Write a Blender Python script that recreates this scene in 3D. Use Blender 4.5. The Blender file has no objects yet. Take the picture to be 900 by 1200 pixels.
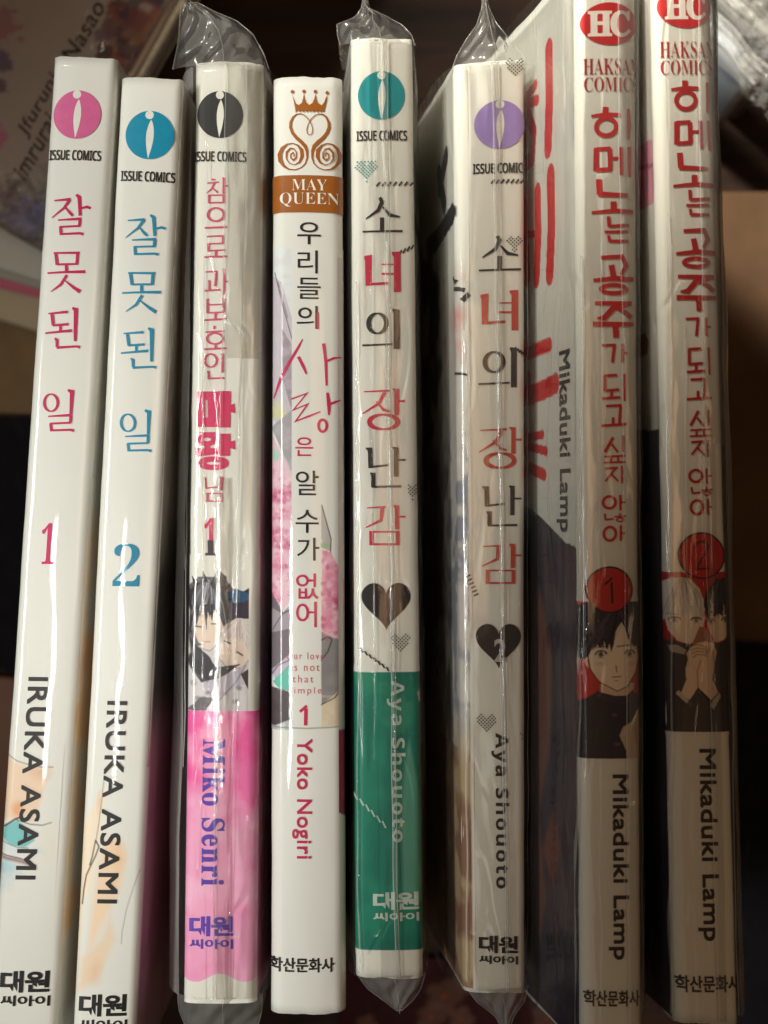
import bpy, bmesh, math, random
import numpy as np
from mathutils import Vector, Matrix

random.seed(7); RNG = np.random.default_rng(7)
SC = bpy.context.scene; COL = SC.collection
R = math.radians

# ------------------------------------------------------------------ camera, world, lamps, exposure
CAMZ = 0.428
K = 0.168e-3 / 0.3
cam = bpy.data.cameras.new('camera'); camo = bpy.data.objects.new('camera', cam); COL.objects.link(camo)
camo.location = (0, 0, CAMZ); cam.sensor_fit = 'VERTICAL'; cam.angle = 2 * math.atan(600 * K)
cam.clip_start = 0.01; cam.clip_end = 20
cam.dof.use_dof = True; cam.dof.focus_distance = 0.295; cam.dof.aperture_fstop = 9.0
SC.camera = camo
w = bpy.data.worlds.new('World'); SC.world = w; w.use_nodes = True
bg = w.node_tree.nodes['Background']; bg.inputs[0].default_value = (1.0, 0.74, 0.5, 1); bg.inputs[1].default_value = 0.04
SC.view_settings.view_transform = 'Standard'; SC.view_settings.look = 'None'
SC.view_settings.exposure = 0.0; SC.view_settings.gamma = 1.0; SC.view_settings.use_curve_mapping = False

def area(name, loc, target, power, sx, sy, color, spread=180, roll=0):
    l = bpy.data.lights.new(name, 'AREA'); l.shape = 'RECTANGLE'; l.size = sx; l.size_y = sy
    l.energy = power; l.color = color; l.spread = R(spread)
    o = bpy.data.objects.new(name, l); COL.objects.link(o); o.location = loc
    d = (Vector(target) - Vector(loc)).normalized(); zz = -d; xx = (Vector((1, 0, 0)) - zz * zz.x).normalized(); yy = zz.cross(xx)
    o.rotation_euler = Matrix((xx, yy, zz)).transposed().to_euler()
    return o
# a cool tube lamp over the left books, a warm ceiling lamp behind the top edge
area('tube_lamp', (-0.115, -0.055, 0.45), (-0.08, -0.022, 0.13), 0.028, 0.0022, 0.10, (1.0, 1.0, 0.95), 44)
area('added_fill_panel', (-0.31, -0.035, 0.46), (-0.034, -0.034, 0.13), 0.062, 0.05, 0.34, (0.97, 1.0, 0.96), 19)  # unseen panel, added as soft fill for the left books
area('ceiling_lamp', (-0.22, 0.38, 0.54), (0.066, 0.150, 0.14), 0.235, 0.10, 0.06, (1.0, 0.96, 0.84), 25)
area('room_lamp', (0.20, 0.05, 1.2), (0.05, 0, 0.1), 0.45, 0.3, 0.3, (1.0, 0.60, 0.33), 120)

# ------------------------------------------------------------------ helpers
def lin(c):
    c = np.asarray(c, float) / 255.0
    return np.where(c <= 0.04045, c / 12.92, ((c + 0.055) / 1.055) ** 2.4)

def pt(px, py, z):
    s = K * (CAMZ - z)
    return Vector(((px - 450) * s, -(py - 600) * s, z))

def nodes(m):
    m.use_nodes = True; return m.node_tree.nodes, m.node_tree.links

def principled(name, rgb, rough=0.5, coat=0.0, coat_r=0.1, bump=0.0, bscale=900, attr=False, vary=0.0, vscale=60, spec=0.5, sheen=0):
    m = bpy.data.materials.new(name); N, L = nodes(m)
    b = N['Principled BSDF']; b.inputs['Roughness'].default_value = rough
    b.inputs['Coat Weight'].default_value = coat; b.inputs['Coat Roughness'].default_value = coat_r
    b.inputs['Specular IOR Level'].default_value = spec
    if sheen: b.inputs['Sheen Weight'].default_value = sheen
    tc = N.new('ShaderNodeTexCoord')
    if attr:
        a = N.new('ShaderNodeAttribute'); a.attribute_name = 'Col'; src = a.outputs['Color']
    else:
        c = N.new('ShaderNodeRGB'); c.outputs[0].default_value = (*lin(rgb), 1); src = c.outputs[0]
    if vary:
        n = N.new('ShaderNodeTexNoise'); n.inputs['Scale'].default_value = vscale; n.inputs['Detail'].default_value = 5
        L.new(tc.outputs['Object'], n.inputs['Vector'])
        mr = N.new('ShaderNodeMapRange'); mr.inputs[3].default_value = 1 - vary; mr.inputs[4].default_value = 1 + vary
        mr.inputs[1].default_value = .3; mr.inputs[2].default_value = .7
        L.new(n.outputs[0], mr.inputs[0])
        mx = N.new('ShaderNodeVectorMath'); mx.operation = 'SCALE'
        L.new(src, mx.inputs[0]); L.new(mr.outputs[0], mx.inputs['Scale']); src = mx.outputs[0]
    L.new(src, b.inputs['Base Color'])
    if bump:
        n2 = N.new('ShaderNodeTexNoise'); n2.inputs['Scale'].default_value = bscale; n2.inputs['Detail'].default_value = 3
        mp2 = N.new('ShaderNodeMapping'); mp2.inputs['Scale'].default_value = (1, .3, 1); L.new(tc.outputs['Object'], mp2.inputs[0]); L.new(mp2.outputs[0], n2.inputs['Vector'])
        bp = N.new('ShaderNodeBump'); bp.inputs['Strength'].default_value = bump; bp.inputs['Distance'].default_value = 0.0002
        L.new(n2.outputs[0], bp.inputs['Height'])
        L.new(bp.outputs[0], b.inputs['Normal']); L.new(bp.outputs[0], b.inputs['Coat Normal'])
    return m

PAPER = (231, 230, 221)
GLOSS = dict(rough=0.42, coat=0.55, coat_r=0.03, bump=0.028, bscale=4200, spec=0.2)
M_cover = principled('glossy_white_cover', PAPER, vary=0.025, vscale=35, **GLOSS)
M_paint = principled('printed_cover', PAPER, attr=True, **GLOSS)
M_pages = principled('page_edges', (205, 190, 160), rough=0.9, vary=0.2, vscale=700)
_ink = {}
def ink(rgb):
    rgb = tuple(rgb)
    if rgb not in _ink: _ink[rgb] = principled('ink_%d' % len(_ink), rgb, vary=0.05, vscale=500, **GLOSS)
    return _ink[rgb]

def film(name, haze, gloss_r=0.09, tint=(.97, .965, .95), bump=0.35, refl=1.0, bscale=160, crease=0.0):
    m = bpy.data.materials.new(name); N, L = nodes(m)
    for n in list(N):
        if n.type != 'OUTPUT_MATERIAL': N.remove(n)
    out = [n for n in N if n.type == 'OUTPUT_MATERIAL'][0]
    tr = N.new('ShaderNodeBsdfTransparent'); tr.inputs[0].default_value = (*tint, 1)
    di = N.new('ShaderNodeBsdfDiffuse'); di.inputs[0].default_value = (.8, .78, .74, 1)
    gl = N.new('ShaderNodeBsdfGlossy'); gl.inputs['Roughness'].default_value = gloss_r
    tc = N.new('ShaderNodeTexCoord')
    no = N.new('ShaderNodeTexNoise'); no.inputs['Scale'].default_value = bscale; no.inputs['Detail'].default_value = 4
    mp = N.new('ShaderNodeMapping'); mp.inputs['Scale'].default_value = (1, .22, 1)
    L.new(tc.outputs['Object'], mp.inputs[0]); L.new(mp.outputs[0], no.inputs['Vector'])
    bp = N.new('ShaderNodeBump'); bp.inputs['Strength'].default_value = bump; bp.inputs['Distance'].default_value = 0.0012
    hsrc = no.outputs[0]
    if crease:
        cn = N.new('ShaderNodeTexNoise'); cn.inputs['Scale'].default_value = 75; cn.inputs['Detail'].default_value = 2; cn.inputs['Distortion'].default_value = .6
        L.new(mp.outputs[0], cn.inputs['Vector'])
        s1 = N.new('ShaderNodeMath'); s1.operation = 'SUBTRACT'; s1.inputs[1].default_value = .5; L.new(cn.outputs[0], s1.inputs[0])
        s2 = N.new('ShaderNodeMath'); s2.operation = 'ABSOLUTE'; L.new(s1.outputs[0], s2.inputs[0])
        s3 = N.new('ShaderNodeMapRange'); s3.interpolation_type = 'SMOOTHSTEP'; s3.inputs[1].default_value = 0; s3.inputs[2].default_value = .022; s3.inputs[3].default_value = crease * .5; s3.inputs[4].default_value = 0
        L.new(s2.outputs[0], s3.inputs[0])
        s4 = N.new('ShaderNodeMath'); s4.operation = 'ADD'; L.new(no.outputs[0], s4.inputs[0]); L.new(s3.outputs[0], s4.inputs[1]); hsrc = s4.outputs[0]
    L.new(hsrc, bp.inputs['Height']); L.new(bp.outputs[0], gl.inputs['Normal'])
    fr = N.new('ShaderNodeFresnel'); fr.inputs['IOR'].default_value = 1.45; L.new(bp.outputs[0], fr.inputs['Normal'])
    mu = N.new('ShaderNodeMath'); mu.operation = 'MULTIPLY'; mu.inputs[1].default_value = refl; mu.use_clamp = True
    L.new(fr.outputs[0], mu.inputs[0])
    hz = N.new('ShaderNodeTexNoise'); hz.inputs['Scale'].default_value = 90; hz.inputs['Detail'].default_value = 6
    L.new(mp.outputs[0], hz.inputs['Vector'])
    mr = N.new('ShaderNodeMapRange'); mr.inputs[1].default_value = .35; mr.inputs[2].default_value = .7
    mr.inputs[3].default_value = haze * .5; mr.inputs[4].default_value = haze * 1.5
    L.new(hz.outputs[0], mr.inputs[0])
    m1 = N.new('ShaderNodeMixShader'); L.new(mr.outputs[0], m1.inputs[0]); L.new(tr.outputs[0], m1.inputs[1]); L.new(di.outputs[0], m1.inputs[2])
    m2 = N.new('ShaderNodeMixShader'); L.new(mu.outputs[0], m2.inputs[0]); L.new(m1.outputs[0], m2.inputs[1]); L.new(gl.outputs[0], m2.inputs[2])
    L.new(m2.outputs[0], out.inputs['Surface'])
    return m
M_film = film('clear_film', 0.016, gloss_r=.035, refl=.5, bump=.2, crease=1.5)
M_seam = film('milky_film', 0.06, gloss_r=.12, refl=.7, crease=.5, tint=(.89, .88, .86))
M_edge = film('film_fold', 0.32, gloss_r=.07, refl=1.0)
M_flap = film('crinkled_film', 0.12, gloss_r=.16, bump=.16, refl=.6, bscale=230, crease=.8)
M_weld = film('welded_film', 0.16, gloss_r=.12, refl=.6)
M_side = film('slack_film', 0.24, gloss_r=.09, refl=.6, bump=.25, crease=.9)

def link(name, me, parent=None, mats=()):
    o = bpy.data.objects.new(name, me); COL.objects.link(o)
    for m in mats: me.materials.append(m)
    if parent: o.parent = parent
    return o

def grid_mesh(name, P, nr, nc, close=False, smooth=True):
    """P (nr*nc,3) row-major -> mesh."""
    idx = np.arange(nr * nc).reshape(nr, nc)
    q = np.stack([idx[:-1, :-1], idx[1:, :-1], idx[1:, 1:], idx[:-1, 1:]], -1).reshape(-1, 4)
    me = bpy.data.meshes.new(name)
    me.vertices.add(len(P)); me.vertices.foreach_set('co', np.asarray(P, np.float32).ravel())
    me.loops.add(len(q) * 4); me.loops.foreach_set('vertex_index', q.ravel().astype(np.int32))
    me.polygons.add(len(q)); me.polygons.foreach_set('loop_start', (np.arange(len(q)) * 4).astype(np.int32))
    if smooth: me.polygons.foreach_set('use_smooth', np.ones(len(q), bool))
    me.update(); me.validate()
    return me

def noise(x, y, seed=0, octv=4):
    """value noise in [0,1] on arrays."""
    tot = np.zeros_like(x, float); amp = 1; norm = 0
    for o in range(octv):
        r = np.random.default_rng(seed * 17 + o); T = r.random((64, 64))
        xi = np.floor(x).astype(int); yi = np.floor(y).astype(int); fx = x - xi; fy = y - yi
        fx = fx * fx * (3 - 2 * fx); fy = fy * fy * (3 - 2 * fy)
        g = lambda a, b: T[a % 64, b % 64]
        v = (g(xi, yi) * (1 - fx) + g(xi + 1, yi) * fx) * (1 - fy) + (g(xi, yi + 1) * (1 - fx) + g(xi + 1, yi + 1) * fx) * fy
        tot += v * amp; norm += amp; amp *= .5; x = x * 2; y = y * 2
    return tot / norm

# ------------------------------------------------------------------ the book: a spine traced as a quad, curved cover, page block
class Book:
    def __init__(s, label, TL, TR, BR, BL, z, lean=0.0, bulge=0.0006, r=0.0016, group=None):
        wz = (TR[0] - TL[0]) * K * (CAMZ - z) * lean / 2
        s.TL, s.TR, s.BR, s.BL = [np.array(pt(*p, z + q)) for p, q in ((TL, -wz), (TR, wz), (BR, wz), (BL, -wz))]
        s.px = [np.array(p, float) for p in (TL, TR, BR, BL)]
        s.z = z; s.r = r; s.bulge = bulge
        s.dn = np.array([lean, 0, -1.0]); s.dn /= np.linalg.norm(s.dn)
        s.depth = (z - abs(wz) - .0004) / -s.dn[2] - r - bulge
        s.y0 = (TL[1] + TR[1]) / 2; s.y1 = (BL[1] + BR[1]) / 2
        s.W = ((TR[0] - TL[0]) + (BR[0] - BL[0])) / 2
        s.mm = K * (CAMZ - z)                       # metres per local px
        root = bpy.data.objects.new('manga_volume', None); COL.objects.link(root)
        c = (s.TL + s.TR + s.BR + s.BL) / 4; root.location = (c[0] + s.dn[0] * z, c[1], 0)
        root['label'] = label; root['category'] = 'book'
        if group: root['group'] = group
        root.empty_display_size = .02
        s.root = root; s.org = np.array(root.location); s.nlayer = 0
        s.build()
    def uv(s, x, y):
        """photo px -> (u,v) on the spine plane (inverse bilinear)."""
        v = (y - s.y0) / (s.y1 - s.y0)
        for _ in range(6):
            l = s.px[0] * (1 - v) + s.px[3] * v; r = s.px[1] * (1 - v) + s.px[2] * v
            u = (x - l[0]) / (r[0] - l[0])
            yy = l[1] + (r[1] - l[1]) * u
            v += (y - yy) / (s.y1 - s.y0)
        return u, v
    def loc(s, x, y):
        """photo px -> straight local px (X from the spine's left edge, Y)."""
        u, v = s.uv(x, y); return u * s.W, s.y0 + v * (s.y1 - s.y0)
    def side(s, x, y, left=True):
        """photo px on the left/right cover -> straight local coordinates."""
        a, b = (s.TL, s.BL) if left else (s.TR, s.BR)
        o = np.array([0, 0, CAMZ]); d = np.array([(x - 450) * K, -(y - 600) * K, -1.0])
        A = np.array([b - a, s.dn, -d]).T
        v, dd, t = np.linalg.solve(A, o - a)
        m = dd / s.mm
        Y = s.y0 + v * (s.y1 - s.y0)
        return (-m if left else s.W + m), Y
    def surf(s, X, Y, off=0.0):
        X = np.asarray(X, float); Y = np.asarray(Y, float)
        def P(X, Y):
            v = ((Y - s.y0) / (s.y1 - s.y0))[..., None]
            l = s.TL * (1 - v) + s.BL * v; r = s.TR * (1 - v) + s.BR * v
            d = r - l; w = np.linalg.norm(d, axis=-1); ac = d / w[..., None]
            sx = (X / s.W - .5) * w; hw = w / 2; a = np.abs(sx)
            ain = np.minimum(a, hw)
            e = np.clip(ain - (hw - s.r), 0, s.r)
            dz = s.r - np.sqrt(np.maximum(s.r ** 2 - e ** 2, 0)) + s.bulge * (ain / hw) ** 2
            dz = dz + np.maximum(a - hw, 0) * 1.0
            c = (l + r) / 2
            return c + ac * (np.sign(sx) * ain)[..., None] + s.dn * dz[..., None]
        p = P(X, Y)
        if np.ndim(off) or off:
            e = .3
            du = P(X + e, Y) - P(X - e, Y); dv = P(X, Y + e) - P(X, Y - e)
            n = np.cross(dv, du); n /= np.maximum(np.linalg.norm(n, axis=-1, keepdims=True), 1e-12)
            p = p + n * np.asarray(off)[..., None]
        return p - s.org
    def build(s):
        dpx = s.depth / s.mm; hw = s.W / 2; rp = s.r / s.mm
        side = np.linspace(dpx, 0.6, 26)
        th = np.linspace(0, 1, 9)
        ed = rp * (1 - np.sin(th * math.pi / 2))          # 0..rp inside the edge
        xs = np.concatenate([-side, ed[::-1], np.linspace(rp, s.W - rp, 14)[1:-1], s.W - ed, s.W + side[::-1]])
        ys = np.linspace(s.y0, s.y1, 90)
        X, Y = np.meshgrid(xs, ys)
        # a little edge wear and paper wobble along the head and tail
        wob = (noise(X / 25 + 5, Y * 0 + abs(round(s.y0)) % 50, 3) - .5) * 4.5 + (noise(X / 5 + 9, Y * 0 + abs(round(s.y0)) % 37, 4) - .5) * 1.2
        wt = np.clip(1 - np.minimum(Y - s.y0, s.y1 - Y) / 30, 0, 1)
        Yw = Y + wob * wt
        wav = (noise(X / 30 + 3, Y / 60, int(abs(s.px[0][0])) + 2) - .5) * .00022
        Po = s.surf(X, Yw, wav); Pi = s.surf(X, Yw, wav - .0005)
        nr, nc = X.shape
        n = nr * nc; P = np.concatenate([Po.reshape(-1, 3), Pi.reshape(-1, 3)])
        idx = np.arange(n).reshape(nr, nc)
        q = np.stack([idx[:-1, :-1], idx[1:, :-1], idx[1:, 1:], idx[:-1, 1:]], -1).reshape(-1, 4)
        faces = q.tolist() + (q[:, ::-1] + n).tolist()
        rim = list(idx[0]) + list(idx[1:, -1]) + list(idx[-1, ::-1][1:]) + list(idx[::-1, 0][1:])
        for a, b in zip(rim[:-1], rim[1:]): faces.append([a, b, b + n, a + n])
        me = bpy.data.meshes.new('cover'); me.from_pydata(P.tolist(), [], faces); me.update()
        me.polygons.foreach_set('use_smooth', np.ones(len(me.polygons), bool))
        s.cover = link('cover', me, s.root, [M_cover])
        # page block
        m = .0011
        yy = [s.y0 + 7, s.y1 - 7]; V = []
        for Y_ in yy:
            for X_ in (0, s.W):
                p = s.surf(np.array([X_]), np.array([Y_]))[0]
                v = (Y_ - s.y0) / (s.y1 - s.y0); ac = (s.TR - s.TL) / np.linalg.norm(s.TR - s.TL)
                top = p + ac * (m if X_ == 0 else -m)
                V += [top, top + s.dn * (s.depth - .0035)]
        f = [(0, 2, 3, 1), (4, 5, 7, 6), (0, 1, 5, 4), (2, 6, 7, 3), (0, 4, 6, 2), (1, 3, 7, 5)]
        me = bpy.data.meshes.new('page_block'); me.from_pydata([list(map(float, v)) for v in V], [], f); me.update()
        link('page_block', me, s.root, [M_pages])
    # ---------------- flat prints (polygons, strokes, lettering) laid on the curved cover
    def art(s): return Art(s)

LAY = 4.0e-5
class Art:
    def __init__(a, book, base=1.0):
        a.b = book; a.polys = []; a.mats = []; a.k = 0; a.base = base
    def mi(a, rgb):
        m = ink(rgb)
        if m not in a.mats: a.mats.append(m)
        return a.mats.index(m)
    def raw(a, pts, rgb, lift=0.0):
        a.k += 1; a.polys.append(([tuple(p) for p in pts], None, a.mi(rgb), lift + a.k * 2.0e-7)); return a
    def poly(a, pts, rgb, lift=0.0):
        return a.raw([a.b.loc(*p) for p in pts], rgb, lift)
    def ribbon(a, pts, wd, rgb, closed=False, lift=0.0):
        P = np.array(pts, float); n = len(P)
        wd = np.broadcast_to(np.asarray(wd, float), (n,)) if np.ndim(wd) else np.full(n, float(wd))
        T = np.zeros_like(P)
        for i in range(n):
            if closed: t0 = P[i] - P[i - 1]; t1 = P[(i + 1) % n] - P[i]
            else:
                t0 = P[i] - P[i - 1] if i else P[1] - P[0]; t1 = P[i + 1] - P[i] if i < n - 1 else P[-1] - P[-2]
            t0 = t0 / (np.linalg.norm(t0) + 1e-9); t1 = t1 / (np.linalg.norm(t1) + 1e-9)
            n0 = np.array([-t0[1], t0[0]]); n1 = np.array([-t1[1], t1[0]]); m = n0 + n1
            m = m / (np.linalg.norm(m) + 1e-9); T[i] = m / max(.5, float(np.dot(m, n0)))
        A = P + T * wd[:, None] / 2; B = P - T * wd[:, None] / 2
        V = A.tolist() + B.tolist()
        q = [(i, (i + 1) % n, n + (i + 1) % n, n + i) for i in range(n if closed else n - 1)]
        a.k += 1; a.polys.append((V, q, a.mi(rgb), lift + a.k * 2.0e-7)); return a
    def stroke(a, pts, wd, rgb, closed=False, lift=0.0):
        return a.ribbon([a.b.loc(*p) for p in pts], wd, rgb, closed, lift)
    def disc(a, cx, cy, rx, ry, rgb, lift=0.0, n=40):
        X, Y = a.b.loc(cx, cy)
        return a.raw([(X + rx * math.cos(t * 2 * math.pi / n), Y + ry * math.sin(t * 2 * math.pi / n)) for t in range(n)], rgb, lift)
    def text(a, body, cx, cy, bw, bh, rgb, rot=False, weight=0.0, space=1.0, lift=0.0, raw=False, fat=0.0):
        """lettering whose inked box is centred at photo px (cx,cy); bw x bh measured along the book's own axes."""
        X0, Y0 = (cx, cy) if raw else a.b.loc(cx, cy)
        V, F = glyphs(body, weight, space)
        lo, hi = V.min(0), V.max(0)
        V = (V - (lo + hi) / 2) / (hi - lo)
        if rot: XY = np.stack([X0 + V[:, 1] * bw, Y0 + V[:, 0] * bh], 1)
        else: XY = np.stack([X0 + V[:, 0] * bw, Y0 - V[:, 1] * bh], 1)
        for ex, ey in (((0, 0),) if not fat else ((-fat, -fat), (fat, -fat), (-fat, fat), (fat, fat))):
            a.k += 1; a.polys.append(((XY + np.array([ex, ey])).tolist(), F, a.mi(rgb), lift + a.k * 2.0e-7))
        return a
    def build(a, name, parent=None, layer=1.0):
        b = a.b; bm = bmesh.new(); lay = bm.verts.layers.float.new('lift')
        for V, F, mi, lift in a.polys:
            vs = [bm.verts.new((x, y, 0)) for x, y in V]
            for v in vs: v[lay] = lift
            if F is None:
                es = []
                for i in range(len(vs)):
                    try: es.append(bm.edges.new((vs[i - 1], vs[i])))
                    except ValueError: pass
                r = bmesh.ops.triangle_fill(bm, edges=es, use_beauty=True)
                for g in r['geom']:
                    if isinstance(g, bmesh.types.BMFace): g.material_index = mi
            else:
                for f in F:
                    try: g = bm.faces.new([vs[i] for i in f]); g.material_index = mi
                    except ValueError: pass
        W = b.W; rp = b.r / b.mm
        cuts = [0, W] + [rp * (1 - math.sin(t * math.pi / 14)) for t in range(1, 7)] + [W - rp * (1 - math.sin(t * math.pi / 14)) for t in range(1, 7)]
        cuts += [rp, W - rp] + list(np.linspace(rp, W - rp, 10)[1:-1])
        for c in cuts:
            bmesh.ops.bisect_plane(bm, geom=bm.verts[:] + bm.edges[:] + bm.faces[:], plane_co=(c, 0, 0), plane_no=(1, 0, 0), dist=1e-4)
        bm.verts.ensure_lookup_table()
        XY = np.array([v.co[:2] for v in bm.verts]); lf = np.array([v[lay] for v in bm.verts])
        P = b.surf(XY[:, 0], XY[:, 1], LAY * (layer + a.base) + .00012 + lf)
        for v, p in zip(bm.verts, P): v.co = p
        bm.normal_update()
        ref = b.surf(XY[:, 0], XY[:, 1], .01) - b.surf(XY[:, 0], XY[:, 1], 0)
        bm.verts.index_update()
        for f in bm.faces:
            if f.normal.dot(Vector(ref[f.verts[0].index])) < 0: f.normal_flip()
            f.smooth = True
        me = bpy.data.meshes.new(name); bm.to_mesh(me); bm.free()
        return link(name, me, parent or b.root, a.mats)

_gc = {}
def glyphs(body, weight, space):
    key = (body, weight, space)
    if key not in _gc:
        c = bpy.data.curves.new('lettering', 'FONT'); c.body = body; c.offset = weight; c.space_character = space
        c.resolution_u = 4; c.align_x = 'CENTER'
        o = bpy.data.objects.new('lettering', c); COL.objects.link(o)
        dg = bpy.context.evaluated_depsgraph_get(); ev = o.evaluated_get(dg); me = ev.to_mesh()
        V = np.array([v.co[:2] for v in me.vertices]); F = [tuple(p.vertices) for p in me.polygons]
        ev.to_mesh_clear(); bpy.data.objects.remove(o); bpy.data.curves.remove(c)
        _gc[key] = (V, F)
    return _gc[key]

def serif(s):
    """plain capitals and digits -> the bold roman letters of the maths block."""
    out = ''
    for ch in s:
        if 'A' <= ch <= 'Z': out += chr(0x1D400 + ord(ch) - 65)
        elif 'a' <= ch <= 'z': out += chr(0x1D41A + ord(ch) - 97)
        elif '0' <= ch <= '9': out += chr(0x1D7CE + ord(ch) - 48)
        else: out += ch
    return out

def sans(s, bold=False):
    """plain letters -> the upright grotesque letters of the maths block."""
    U, l = (0x1D5D4, 0x1D5EE) if bold else (0x1D5A0, 0x1D5BA); o = ''
    for ch in s: o += chr(U + ord(ch) - 65) if 'A' <= ch <= 'Z' else chr(l + ord(ch) - 97) if 'a' <= ch <= 'z' else ch
    return o

def ell(cx, cy, rx, ry, n=28, thin=None, w=1):
    pts = [(cx + rx * math.cos(t * 2 * math.pi / n), cy + ry * math.sin(t * 2 * math.pi / n)) for t in range(n)]
    if thin is None: return pts, w
    return pts, [thin + (w - thin) * abs(math.cos(t * 2 * math.pi / n)) for t in range(n)]

# ------------------------------------------------------------------ painted (printed) illustration patches: colour per vertex on a fine grid
class Canvas:
    def __init__(c, book, X0, Y0, X1, Y1, bgc=PAPER, cx=.8, cy=.8):
        c.b = book
        c.xs = np.linspace(X0, X1, max(3, int((X1 - X0) / cx))); c.ys = np.linspace(Y0, Y1, max(3, int((Y1 - Y0) / cy)))
        c.X, c.Y = np.meshgrid(c.xs, c.ys); c.C = np.empty(c.X.shape + (3,)); c.C[:] = lin(bgc)
        c.conv = book.loc if book is not None else (lambda x, y: (x, y))
    def blend(c, m, col, a=1.0):
        m = (np.asarray(m, float) * a)[..., None]; c.C = c.C * (1 - m) + lin(col) * m; return c
    def inside(c, P):
        m = np.zeros(c.X.shape, bool); n = len(P)
        for i in range(n):
            x0, y0 = P[i - 1]; x1, y1 = P[i]
            if y0 == y1: continue
            k = ((y0 > c.Y) != (y1 > c.Y)) & (c.X < (x1 - x0) * (c.Y - y0) / (y1 - y0) + x0)
            m ^= k
        return m
    def fill(c, pts, col, a=1.0, soft=0.0):
        P = [c.conv(*p) for p in pts]
        m = c.inside(P).astype(float)
        if soft:
            d = c.dist(P + [P[0]]); m = np.where(m > 0, np.clip(d / soft, 0, 1), 0)
        return c.blend(m, col, a)
    def dist(c, P):
        d = np.full(c.X.shape, 1e9)
        for (x0, y0), (x1, y1) in zip(P[:-1], P[1:]):
            vx, vy = x1 - x0, y1 - y0; L = vx * vx + vy * vy + 1e-9
            t = np.clip(((c.X - x0) * vx + (c.Y - y0) * vy) / L, 0, 1)
            d = np.minimum(d, np.hypot(c.X - x0 - t * vx, c.Y - y0 - t * vy))
        return d
    def line(c, pts, wd, col, a=1.0):
        P = [c.conv(*p) for p in pts]; d = c.dist(P)
        return c.blend(np.clip(wd / 2 - d + .5, 0, 1), col, a)
    def blob(c, x, y, rx, ry, col, a=1.0, soft=.5, seed=0, rag=0.0):
        X, Y = c.conv(x, y); d = np.hypot((c.X - X) / rx, (c.Y - Y) / ry)
        if rag: d = d + (noise(c.X / 9 + 3, c.Y / 9 + seed, seed) - .5) * rag
        return c.blend(np.clip((1 - d) / soft, 0, 1), col, a)
    def wash(c, col, a, scale=20, seed=0, lo=.4, hi=.7, mask=1.0):
        n = noise(c.X / scale + seed, c.Y / scale, seed)
        return c.blend(np.clip((n - lo) / (hi - lo), 0, 1) * mask, col, a)
    def build(c, name, layer=0.0, parent=None, P=None):
        if P is None: P = c.b.surf(c.X, c.Y, LAY * layer + .00012).reshape(-1, 3)
        me = grid_mesh(name, P, *c.X.shape)
        at = me.color_attributes.new('Col', 'FLOAT_COLOR', 'POINT')
        rgba = np.ones((c.X.size, 4), np.float32); rgba[:, :3] = c.C.reshape(-1, 3)
        at.data.foreach_set('color', rgba.ravel())
        return link(name, me, parent or c.b.root, [M_paint])

# ------------------------------------------------------------------ hand lettering traced as strokes (zoomed-crop coordinates: scale, offset)
class Letters:
    def __init__(L, ox, oy, sc): L.o = (ox, oy, sc); L.items = []      # items: (pts(px), widths(px), closed, tag)
    def s(L, pts, w, tag=0, closed=False):
        ox, oy, sc = L.o
        ww = [q / sc for q in w] if isinstance(w, (list, tuple)) else w / sc
        L.items.append(([(ox + x / sc, oy + y / sc) for x, y in pts], ww, closed, tag)); return L
    def e(L, cx, cy, rx, ry, w, thin=None, tag=0):
        pts, ww = ell(cx, cy, rx, ry, thin=thin, w=w); return L.s(pts, ww, tag, True)
    def zoom(L, ox, oy, sc): L.o = (ox, oy, sc); return L
    def put(L, art, src, dX, dY, colors, fat=1.0, tags=None):
        """draw on art's book at the same local place as on book src, shifted by (dX,dY)."""
        for pts, ww, closed, tag in L.items:
            if tags is not None and tag not in tags: continue
            P = [src.loc(*p) for p in pts]; P = [(x + dX, y + dY) for x, y in P]
            w2 = [q * fat for q in ww] if isinstance(ww, list) else ww * fat
            art.ribbon(P, w2, colors[tag], closed)

# serif brush title of the two white books at the left (traced on the first)
T_A = Letters(0, 0, 4)
T_A.s([(254, 940), (330, 935)], [5, 10]).s([(328, 937), (300, 975), (243, 1020)], [11, 8, 3]).s([(302, 968), (330, 1000), (342, 1012)], [4, 10, 8])
T_A.s([(358, 913), (372, 925), (376, 1012)], [8, 12, 10]).s([(376, 978), (408, 970), (425, 976)], [6, 9, 9])
T_A.s([(272, 1032), (380, 1026)], [5, 10]).s([(376, 1026), (372, 1060)], 10).s([(280, 1064), (376, 1060)], 7).s([(284, 1062), (286, 1098)], 10).s([(280, 1098), (375, 1094), (390, 1098)], [7, 8, 10])
T_A.zoom(0, 250, 4)
T_A.s([(252, 186), (374, 186)], [6, 9]).s([(262, 186), (268, 242)], 11).s([(365, 186), (360, 242)], 10).s([(268, 240), (362, 238)], 7)
T_A.s([(312, 240), (312, 276)], 10).s([(222, 280), (310, 276), (400, 274)], [6, 8, 11]).s([(314, 290), (285, 335), (238, 367)], [10, 9, 3]).s([(300, 312), (345, 348), (376, 368)], [3, 10, 13])
T_A.s([(226, 470), (318, 463)], [5, 10]).s([(243, 468), (250, 526)], 11).s([(248, 526), (322, 520)], [8, 9]).s([(284, 524), (284, 555)], 9).s([(212, 562), (338, 550)], [6, 10])
T_A.s([(340, 443), (356, 452), (352, 600)], [7, 14, 9]).s([(258, 585), (268, 595), (268, 628)], [6, 11, 10]).s([(266, 630), (360, 624), (374, 628)], [9, 7, 11])
T_A.e(240, 888, 32, 40, 10, 5).s([(318, 828), (338, 836), (332, 940)], [7, 14, 9])
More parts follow.
